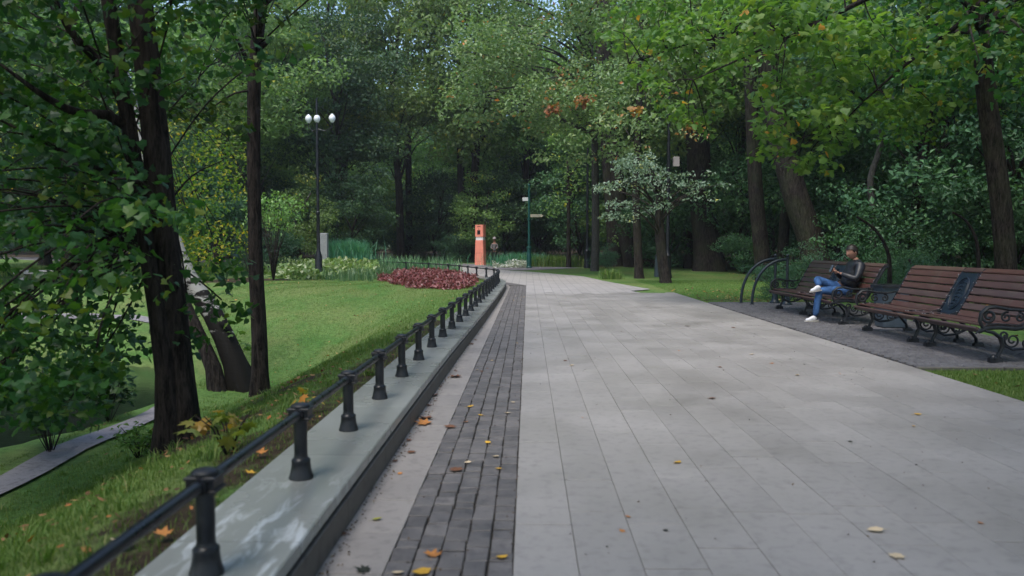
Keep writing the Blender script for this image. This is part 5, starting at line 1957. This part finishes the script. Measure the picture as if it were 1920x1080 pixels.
def make_bench(loc, label):
    t = empty('park_bench', loc, label, 'bench', 'park benches beside the path')
    segs = [(-(Lm / 2 + Ls / 2), Ls), (0, Lm), (Lm / 2 + Ls / 2, Ls)]
    for yc, L in segs:
        for (x, z, a_) in SEAT:
            o = link('seat_slat', SL[L], t); o.location = (x, yc, z); o.rotation_euler = (0, rad(-a_), 0)
        for (x, z, a_) in BACK:
            if L == Lm:
                continue
            o = link('back_slat', SL[L], t); o.location = (x, yc, z); o.rotation_euler = (0, rad(-a_), 0)
        o = link('top_slat', SL[L], t); o.location = (TOPS[0], yc, TOPS[1]); o.rotation_euler = (0, rad(-TOPS[2]), 0)
    for yc, arm in ((-(Lm / 2 + Ls), True), (-Lm / 2, False), (Lm / 2, False), (Lm / 2 + Ls, True)):
        b = frame_mesh(arm)
        o = b.build('frame', M_iron, t, sharp=40); o.location = (0, yc, 0)
        b = MB()
        for sgn_ in (-1, 1):
            for (x, z, a_) in SEAT + BACK:
                nrm = Vector((-math.sin(rad(a_)), 0, math.cos(rad(a_))))
                c = Vector((x, sgn_ * .035, z)) + nrm * .019
                if abs(yc) > 1 and (sgn_ > 0) == (yc > 0):
                    continue
                b.sphere(tuple(c), .010, 8, 4)
        tag(b.build('bolts', M_steel, o), kind='stuff')
        # strap over slats
        b = MB()
        pts = [(x - math.sin(rad(a_)) * .019, 0, z + math.cos(rad(a_)) * .019) for (x, z, a_) in SEAT + BACK + [TOPS]]
        b.tube([(-.28, 0, .35)] + pts + [(.75, 0, 1.09)], .008, 6, flat=1.6)
        b.build('strap', M_iron, o)
    # medallion panel in the back
    A = Vector((BACK[0][0] - .02, 0, BACK[0][1] - .04)); B = Vector((BACK[5][0], 0, BACK[5][1] + .04))
    d = (B - A); L = d.length; ang = math.atan2(d.z, d.x)
    Mx = Matrix.Rotation(-(ang), 4, 'Y')
    b = MB()
    b.box((0, 0, 0), (L, Lm - .05, .02), ch=.004)
    for k in range(36):
        pass
    ov = [(.25 * math.cos(6.283 * k / 36), .17 * math.sin(6.283 * k / 36), .014) for k in range(36)]
    b.tube(ov, .012, 6, closed=True)
    ov = [(.215 * math.cos(6.283 * k / 36), .135 * math.sin(6.283 * k / 36), .012) for k in range(36)]
    b.tube(ov, .006, 6, closed=True)
    rr_ = random.Random(5)
    for k in range(7):
        b.tube([(-.17 + k * .055, -.09 + rr_.uniform(0, .04), .012), (-.15 + k * .055, 0, .018), (-.17 + k * .055, .09 - rr_.uniform(0, .04), .012)], .008, 5)
    b.v = [tuple(Mx @ Vector(p) + (A + B) / 2) for p in b.v]
    b.build('medallion_panel', M_medal, t)
    return t


f2 = G(1623, 620); f1 = G(1870, 680)
bx = (f1.x + f2.x) / 2 + .03
B2 = make_bench((bx, 9.75 + 1.83, 0), 'empty wooden park bench with an oval iron medallion in its back')
B1 = copy_tree(B2)
B1.location = (bx + .02, 14.5 + 1.83, 0)
B1['label'] = 'farther wooden park bench with the seated person on it'
# litter bin between benches
t = empty('litter_bin', (bx + .62, 14.02, 0), 'grey blue litter bin with dark rim between the two benches', 'litter bin')
mb = MB(); frustum(mb, .02, .70, .40, .46, .38, .44); mb.build('body', M_bin, t)
mb = MB(); mb.box((0, 0, .72), (.52, .5, .045), ch=.01); mb.build('rim', M_iron, t)
mb = MB(); mb.box((0, 0, .745), (.34, .32, .02)); mb.build('opening', M_dark, t)


# ------------------------------------------------------------------ people
def skinmesh(name, chains, mat, parent, sub=2, extra=None):
    """chains: list of polylines [(x,y,z,rx[,ry])]; first point of a later chain may be an index tuple ('j', chain, i) to join"""
    verts, edges, rads = [], [], []
    idx = {}
    for ci, ch in enumerate(chains):
        prev = None
        for pi, p in enumerate(ch):
            if p[0] == 'j':
                k = idx[(p[1], p[2])]
            else:
                verts.append(p[:3]); rads.append((p[3], p[4] if len(p) > 4 else p[3])); k = len(verts) - 1
            idx[(ci, pi)] = k
            if prev is not None:
                edges.append((prev, k))
            prev = k
    me = bpy.data.meshes.new(name)
    me.from_pydata(verts, edges, [])
    o = bpy.data.objects.new(name, me)
    C.objects.link(o)
    m = o.modifiers.new('s', 'SKIN'); m.use_smooth_shade = True; m.branch_smoothing = .6
    for i, r in enumerate(rads):
        me.skin_vertices[0].data[i].radius = r
    me.skin_vertices[0].data[0].use_root = True
    m2 = o.modifiers.new('u', 'SUBSURF'); m2.levels = sub; m2.render_levels = sub
    dg = bpy.context.evaluated_depsgraph_get()
    me2 = bpy.data.meshes.new_from_object(o.evaluated_get(dg))
    bpy.data.objects.remove(o)
    me2.name = name
    me2.materials.clear(); me2.materials.append(mat)
    for p in me2.polygons:
        p.use_smooth = True
    o = link(name, me2, parent)
    return o


def join_into(o, others):
    """merge meshes of others into o"""
    import bmesh
    bm = bmesh.new(); bm.from_mesh(o.data)
    for x in others:
        bm.from_mesh(x.data)
        bpy.data.objects.remove(x)
    bm.to_mesh(o.data); bm.free()
    for p in o.data.polygons:
        p.use_smooth = True


# seated person: forward is -x, his left is -y (towards the camera)
PX, PY = bx + .20, 15.12
man = empty('person', (PX, PY, 0), 'person in black jacket and blue jeans sitting cross legged with a phone', 'person')
S = 1.06
hipL, hipR = (0.06, -.10, .545), (0.06, .10, .545)
kneeL, ankL = (-.44, -.12, .56), (-.50, -.10, .10)
kneeR, ankR = (-.44, .06, .76), (-.455, -.14, .655)
shL, shR = (.25, -.19, 1.01), (.25, .19, 1.01)
elL, wrL = (.13, -.28, .76), (-.10, -.12, .87)
elR, wrR = (.12, .28, .76), (-.11, .06, .88)


def sc_(p, r):
    return (p[0] * S, p[1] * S, p[2] * (1.0 + (S - 1) * .9), r * S)


def ch(*a_):
    return [sc_(p, r) if p[0] != 'j' else p for p, r in a_]


def lerp3(a_, b_, t_):
    return tuple(a_[i] + (b_[i] - a_[i]) * t_ for i in range(3))


torso = ch(((.07, 0, .55), .09), ((.13, 0, .68), .09), ((.20, 0, .85), .10), ((.25, 0, .98), .08), ((.24, 0, 1.08), .055), ((.21, 0, 1.15), .055))
head_c = (.155, 0, 1.235)
body = skinmesh('body', [torso,
                         [('j', 0, 3)] + ch((shL, .035), (elL, .028), (wrL, .024)),
                         [('j', 0, 3)] + ch((shR, .035), (elR, .028), (wrR, .024)),
                         [('j', 0, 0)] + ch((hipL, .05), (kneeL, .036), (ankL, .03)),
                         [('j', 0, 0)] + ch((hipR, .05), (kneeR, .036), (ankR, .03))], M_skin, man)


def ellipsoid(c, r, n=16, m=12, f=None):
    b = MB(); b.sphere((0, 0, 0), 1, n, m)
    vs = []
    for p in b.v:
        q = [p[0], p[1], p[2]]
        if f:
            q = f(q)
        vs.append((c[0] + q[0] * r[0], c[1] + q[1] * r[1], c[2] + q[2] * r[2]))
    b.v = vs
    return b


def face_f(q):
    x, y, z = q
    if z < 0:                      # narrow jaw
        y *= 1 - .28 * abs(z); x *= 1 - .1 * abs(z)
        if x < 0:
            x *= 1 + .08 * abs(z)
    if x < -.8 and abs(y) < .25 and -.25 < z < .2:
        x -= .10                   # bridge of the nose
    if x < -.7 and .1 < z < .35 and .2 < abs(y) < .5:
        x += .07                   # eye sockets
    return [x, y, z]


HX, HY, HZ = head_c[0] * S, 0, head_c[2] * 1.054
parts = []
hb = ellipsoid((0, 0, 0), (.108, .088, .126), 24, 18, face_f)
hb.tube([(-.095, 0, .012), (-.112, 0, -.012), (-.108, 0, -.028), (-.09, 0, -.032)], [.009, .012, .015, .010], 8)      # nose
for s_ in (-1, 1):
    hb.tube([(.005, s_ * .078, .018), (.012, s_ * .088, .010), (.010, s_ * .086, -.015), (.002, s_ * .079, -.028)], [.010, .013, .011, .006], 6)   # ears
hb.tube([(-.088, -.022, -.058), (-.098, 0, -.056), (-.088, .022, -.058)], .007, 6)            # lips
RH = Matrix.Rotation(rad(18), 4, 'Z') @ Matrix.Rotation(rad(-16), 4, 'Y')
hb.v = [tuple(RH @ Vector(p) + Vector((HX, HY, HZ))) for p in hb.v]
hh = hb.build('head_tmp', M_skin, man)
# hands: palm and five fingers
def hand(w, el, side, grip):
    w = Vector(sc_(w, 0)[:3]); d = (w - Vector(sc_(el, 0)[:3])).normalized()
    upv = Vector((0, 0, 1)); sv = d.cross(upv).normalized() * side
    upv = sv.cross(d).normalized() * side
    pal = w + d * .05
    ob = skinmesh('h', [[(*w, .024, .02), (*(w + d * .03), .030, .017), (*(w + d * .085), .034, .015)]], M_skin, man, 2)
    fs = []
    for k in range(4):
        o_ = sv * ((k - 1.5) * .018)
        L_ = (.060, .072, .068, .052)[k]
        base_ = w + d * .075 + o_
        q1 = base_ + d * L_ * .45 + upv * .004
        q2 = q1 + d * L_ * .25 + upv * L_ * .35
        q3 = q2 + upv * L_ * .35 - d * L_ * .1
        fs.append(skinmesh('f', [[(*base_, .009), (*q1, .0088), (*q2, .008), (*q3, .0065)]], M_skin, man, 1))
    tb = w + d * .03 - sv * .028
    fs.append(skinmesh('t', [[(*tb, .012), (*(tb + d * .025 - sv * .014 + upv * .015), .010), (*(tb + d * .05 - sv * .008 + upv * .032), .008)]], M_skin, man, 1))
    return [ob] + fs


hs_ = hand(wrL, elL, 1, 0) + hand(wrR, elR, -1, 0)
join_into(body, [hh] + hs_)
# clothing
skinmesh('jacket', [ch(((.08, 0, .60), .165), ((.13, 0, .70), .17), ((.20, 0, .86), .185), ((.235, 0, .985), .165), ((.235, 0, 1.125), .092)),
                    [('j', 0, 3)] + ch((shL, .098), (lerp3(shL, elL, .5), .080), (elL, .072), (lerp3(elL, wrL, .5), .060), (lerp3(elL, wrL, .9), .038)),
                    [('j', 0, 3)] + ch((shR, .098), (lerp3(shR, elR, .5), .080), (elR, .060), (lerp3(elR, wrR, .5), .050), (lerp3(elR, wrR, .9), .038))], M_jacket, man)
skinmesh('jeans', [ch(((.09, 0, .62), .125), ((.07, 0, .55), .135)),
                   [('j', 0, 1)] + ch((hipL, .105), (lerp3(hipL, kneeL, .55), .088), (kneeL, .072), (lerp3(kneeL, ankL, .45), .064), (lerp3(kneeL, ankL, 1.0), .052)),
                   [('j', 0, 1)] + ch((hipR, .105), (lerp3(hipR, kneeR, .55), .086), (kneeR, .070), (lerp3(kneeR, ankR, .5), .060), (lerp3(kneeR, ankR, 1.0), .050))], M_jeans, man)
# shoes
def shoe(a_, d, tilt=0.0):
    a_ = Vector(sc_(a_, 0)[:3]); d = Vector(d).normalized()
    up = Vector((0, 0, 1)); up = (up - d * up.dot(d)).normalized()
    k = a_ - up * .055
    s1 = skinmesh('shoe', [[(*(k - d * .045 + up * .01), .040), (*(k + d * .03 + up * .008), .044), (*(k + d * .11 - up * .008), .042), (*(k + d * .185 - up * .016), .032)],
                           [('j', 0, 1), (*(a_ + up * .03), .042)]], M_shoe, man, 2)
    b = MB()
    sd_ = d.cross(up)
    ol = []
    for i in range(20):
        t_ = 6.283 * i / 20
        ol.append((math.cos(t_) * .145, math.sin(t_) * (.046 - .006 * math.cos(t_ * 1.0))))
    c0 = k + d * .07 - up * .042
    vs = [tuple(c0 + d * x + sd_ * y) for x, y in ol] + [tuple(c0 + d * x + sd_ * y + up * .022) for x, y in ol]
    fs = [(i, (i + 1) % 20, (i + 1) % 20 + 20, i + 20) for i in range(20)] + [tuple(range(19, -1, -1)), tuple(range(20, 40))]
    b.add(vs, fs)
    b.build('sole', M_sole, s1)


shoe(ankL, (-1, -.1, -.02))
shoe((ankR[0] - .01, ankR[1] - .02, ankR[2] - .01), (-.93, -.25, -.12))
# hair
def hair_f(q):
    x, y, z = q
    return [x, y, max(z, (-.75 if x > .35 else -.1) if x > -.35 else .42)]


hb = ellipsoid((.012, 0, .018), (.116, .099, .130), 20, 14, hair_f)
hb.v = [tuple(RH @ Vector(p) + Vector((HX, HY, HZ))) for p in hb.v]
hb.build('hair', M_hair, man, sharp=0)
wm_ = (Vector(sc_(wrL, 0)[:3]) + Vector(sc_(wrR, 0)[:3])) / 2
b = MB(); b.box((0, 0, 0), (.012, .075, .15), ch=.002)
o = b.build('mobile_phone', M_dark)
o.location = (PX + wm_.x - .105, PY + wm_.y, wm_.z + .075); o.rotation_euler = (0, rad(25), rad(8))
tag(o, 'black mobile phone held in front of the seated person', 'phone')
b = MB(); b.box((-.0065, 0, 0), (.002, .068, .135)); b.build('screen', M_bin, o)

# standing figure far away beside the orange column
q = PD(927, 470, 53)
fp = empty('person', (q.x, 53, gz(q.x, 53)), 'small distant person in a pale hat standing right of the orange column', 'person')
skinmesh('body', [[(0, 0, .92, .09), (0, 0, 1.15, .09), (0, 0, 1.38, .09), (0, 0, 1.5, .05), (0, -.01, 1.6, .085), (0, 0, 1.68, .08)],
                  [('j', 0, 2), (.17, 0, 1.36, .05), (.21, -.05, 1.12, .04), (.12, -.22, 1.05, .035)], [('j', 0, 2), (-.17, 0, 1.36, .05), (-.21, -.05, 1.12, .04), (-.12, -.22, 1.05, .035)],
                  [('j', 0, 0), (.09, 0, .85, .06), (.1, -.02, .45, .04), (.1, 0, .06, .035), (.1, -.12, .04, .035)], [('j', 0, 0), (-.09, 0, .85, .06), (-.1, .02, .45, .04), (-.1, .05, .06, .035), (-.1, -.06, .04, .035)]], M_skin, fp)
skinmesh('jacket', [[(0, 0, .88, .12), (0, 0, 1.15, .13), (0, 0, 1.38, .12), (0, 0, 1.47, .07)],
                    [('j', 0, 2), (.17, 0, 1.36, .07), (.21, -.05, 1.12, .06), (.14, -.18, 1.06, .05)], [('j', 0, 2), (-.17, 0, 1.36, .07), (-.21, -.05, 1.12, .06), (-.14, -.18, 1.06, .05)]], M_shirt, fp)
skinmesh('trousers', [[(0, 0, .92, .14)], [('j', 0, 0), (.09, 0, .82, .1), (.1, -.02, .45, .075), (.1, 0, .1, .06)], [('j', 0, 0), (-.09, 0, .82, .1), (-.1, .02, .45, .075), (-.1, .05, .1, .06)]], M_dark, fp)
b = MB(); b.lathe([(.15, 1.70), (.15, 1.715), (.105, 1.72), (.1, 1.80), (.06, 1.83), (.01, 1.835)], n=14); b.build('hat', M_pale, fp)


# ------------------------------------------------------------------ fallen leaves on the paving
def fallen_mesh(kind, seed):
    r = random.Random(seed)
    sh = {'maple': MAPLE, 'oval': OVAL}[kind]
    b = MB()
    curl = r.uniform(.18, .4)
    cy = .45
    ring_, mid_ = [], []
    for x, y in sh:
        if kind == 'oval':
            x *= 1.25
        d_ = (abs(x) ** 2 + (y - cy) ** 2)
        z = curl * d_ * (1 + .5 * math.sin(7 * x + seed)) + .02 + r.uniform(0, .05)
        ring_.append((x, y - cy, z))
        mid_.append((x * .5, (y - cy) * .5, z * .35 + .01))
    n = len(ring_)
    vs = [(0, 0, .012)] + mid_ + ring_
    fs = [(0, 1 + i, 1 + (i + 1) % n) for i in range(n)] + [(1 + i, 1 + n + i, 1 + n + (i + 1) % n, 1 + (i + 1) % n) for i in range(n)]
    b.add(vs, fs, True)
    b.tube([(0, -cy, .02), (.03, -cy - .18, .03), (.08, -cy - .36, .015)], [.012, .010, .010], 5)
    return b.mesh('fallen_leaf')


FM = {}
for kd in ('maple', 'oval'):
    for col, mt_ in L_fall.items():
        for sd2 in range(2):
            me = fallen_mesh(kd, sd2 + 3 * hash(kd == 'maple') + len(col)); me.materials.append(mt_)
            FM[(kd, col, sd2)] = me


def fallen(px, py, col, kd, size, label, zc=0.0, group='fallen leaves on the paving'):
    p = G(px, py, zc)
    r = random.Random(int(px * 7 + py))
    o = link('fallen_leaf', FM[(kd, col, r.randrange(2))])
    o.location = (p.x, p.y, zc + .003)
    o.scale = (size, size, size)
    o.rotation_euler = (r.uniform(-.12, .12), r.uniform(-.12, .12), r.uniform(0, 6.28))
    tag(o, label, 'leaf', group)


FL = [
    (813, 1040, 'orange', 'maple', .075, 'curled orange yellow leaf on the dark setts near the bottom edge'),
    (940, 1046, 'yellow', 'oval', .060, 'flat bright yellow oval leaf on the setts beside the first slab row'),
    (792, 1074, 'yellow', 'oval', .095, 'large golden leaf on the setts at the very bottom edge'),
    (745, 1076, 'cream', 'oval', .06, 'pale curled leaf at the bottom edge left of the large golden leaf'),
    (706, 975, 'green', 'oval', .055, 'yellow green leaf on the pinkish edge slabs'),
    (678, 1070, 'dark', 'maple', .07, 'dark green shrivelled leaf on the edge slabs at the bottom'),
    (643, 1003, 'brown', 'maple', .05, 'brown crumpled leaf in the corner below the wall'),
    (790, 795, 'orange', 'maple', .15, 'big brown orange maple leaf lying against the wall foot'),
    (800, 785, 'brown', 'maple', .13, 'dark brown curled maple leaf overlapping the big one at the wall foot'),
    (843, 802, 'brown', 'maple', .09, 'brown leaf on the edge between pinkish slabs and setts'),
    (852, 707, 'brown', 'maple', .14, 'ragged brown maple leaf farther up against the wall foot'),
    (815, 742, 'brown', 'maple', .09, 'small dark brown leaf tucked against the wall foot'),
    (873, 792, 'orange', 'oval', .05, 'small orange leaf on the setts right of a brown leaf'),
    (881, 763, 'yellow', 'oval', .07, 'curled yellow leaf in the middle of the setts'),
    (915, 831, 'yellow', 'oval', .06, 'pale yellow long leaf on the setts'),
    (930, 857, 'cream', 'oval', .06, 'cream round leaf on the setts'),
    (935, 880, 'yellow', 'oval', .05, 'ochre leaf just below the cream round leaf on the setts'),
    (878, 868, 'cream', 'oval', .05, 'pale pinkish leaf on the setts left of the cream leaf'),
    (858, 883, 'brown', 'maple', .09, 'reddish brown twisted leaf on the setts'),
    (750, 889, 'orange', 'oval', .04, 'small rusty leaf on the pinkish edge slabs'),
    (950, 775, 'cream', 'maple', .06, 'whitish torn leaf near the right edge of the setts'),
    (962, 755, 'cream', 'oval', .05, 'small white leaf above the torn one on the setts edge'),
    (895, 694, 'cream', 'oval', .06, 'pale leaf far up on the setts'),
    (903, 697, 'brown', 'oval', .05, 'brown leaf beside the pale leaf far up on the setts'),
    (1270, 868, 'yellow', 'oval', .065, 'lone yellow leaf on the middle of the slabs'),
    (1643, 996, 'cream', 'oval', .085, 'large cream leaf on the slabs at the lower right'),
    (1681, 1046, 'cream', 'maple', .065, 'cream and brown curled leaf below the large cream leaf'),
    (1720, 778, 'yellow', 'oval', .07, 'pale yellow leaf on the slabs toward the right grass'),
    (1838, 982, 'orange', 'oval', .035, 'small orange leaf near the right edge of the picture'),
    (1177, 970, 'orange', 'oval', .035, 'small orange brown leaf on the slabs left of centre'),
    (1167, 997, 'orange', 'oval', .035, 'small tan leaf just below the orange brown one'),
    (1248, 996, 'dark', 'oval', .03, 'tiny dark leaf on the slabs'),
    (1495, 704, 'cream', 'oval', .07, 'pale leaf on the slabs in front of the second bench'),
    (1335, 748, 'brown', 'maple', .07, 'brown twig like leaf on the slabs left of centre right'),
    (1350, 689, 'brown', 'oval', .06, 'brown leaf on the slabs in line with the pale leaf'),
    (1072, 686, 'cream', 'oval', .07, 'pale leaf far up on the third slab row'),
    (1060, 677, 'brown', 'oval', .06, 'brown leaf just beyond the pale leaf on the third row'),
    (1410, 665, 'cream', 'oval', .07, 'whitish leaf on the slabs near the dark bench pad'),
    (1447, 682, 'orange', 'oval', .06, 'faint orange leaf on the slabs below the whitish one'),
    (1713, 800, 'yellow', 'oval', .04, 'thin pale sliver leaf below the pale yellow leaf at right'),
    (1290, 612, 'brown', 'maple', .09, 'brown leaf far up the middle of the slabs'),
    (1375, 615, 'brown', 'oval', .08, 'brown leaf far up the slabs beside the bench pad edge'),
]
for f in FL:
    fallen(*f)
r = random.Random(17)
for k in range(78):
    if k < 26:
        px, py = 0, 0
        x, y = r.uniform(.2, 4.4), 4 + 18 * r.random() ** .8
        kd, cl_, sz = 'oval', r.choice(['brown', 'orange', 'dark', 'brown']), r.uniform(.018, .04)
        lb = 'tiny brown leaf scrap on the pale slabs'
    elif k < 62:
        x, y = r.uniform(-.83, -.70), 5 + 20 * r.random()
        kd, cl_, sz = r.choice(['maple', 'oval']), 'brown', r.uniform(.03, .07)
        lb = 'small brown leaf lying along the foot of the wall'
    else:
        x, y = r.uniform(-.55, -.03), 6 + 18 * r.random()
        kd, cl_, sz = 'oval', r.choice(['cream', 'brown', 'yellow']), r.uniform(.03, .05)
        lb = 'small fallen leaf on the dark setts farther up'
    o = link('fallen_leaf', FM[(kd, cl_, r.randrange(2))])
    o.location = (x, y, .003); o.scale = (sz,) * 3; o.rotation_euler = (r.uniform(-.1, .1), r.uniform(-.1, .1), r.uniform(0, 6.28))
    tag(o, lb, 'leaf', 'leaf scraps on the slabs' if k < 26 else ('leaves along the wall foot' if k < 62 else 'leaves on the setts'))
for (px, py, c_, sz, lb) in ((490, 858, 'orange', .075, 'orange leaf lying in the grass against the back of the wall'), (467, 900, 'yellow', .08, 'yellow leaf on the wall edge left of the second post'),
                             (308, 1014, 'orange', .07, 'bright orange leaf on the bank left of the nearest post'), (232, 1030, 'cream', .09, 'pale dead leaf on the bank below the rail')):
    g_ = GT(px, py)
    o = link('fallen_leaf', FM[('maple', c_, 0)]); o.location = (g_.x, g_.y, g_.z + .04); o.scale = (sz,) * 3; o.rotation_euler = (.2, .1, px)
    tag(o, lb, 'leaf', 'leaves on the bank')
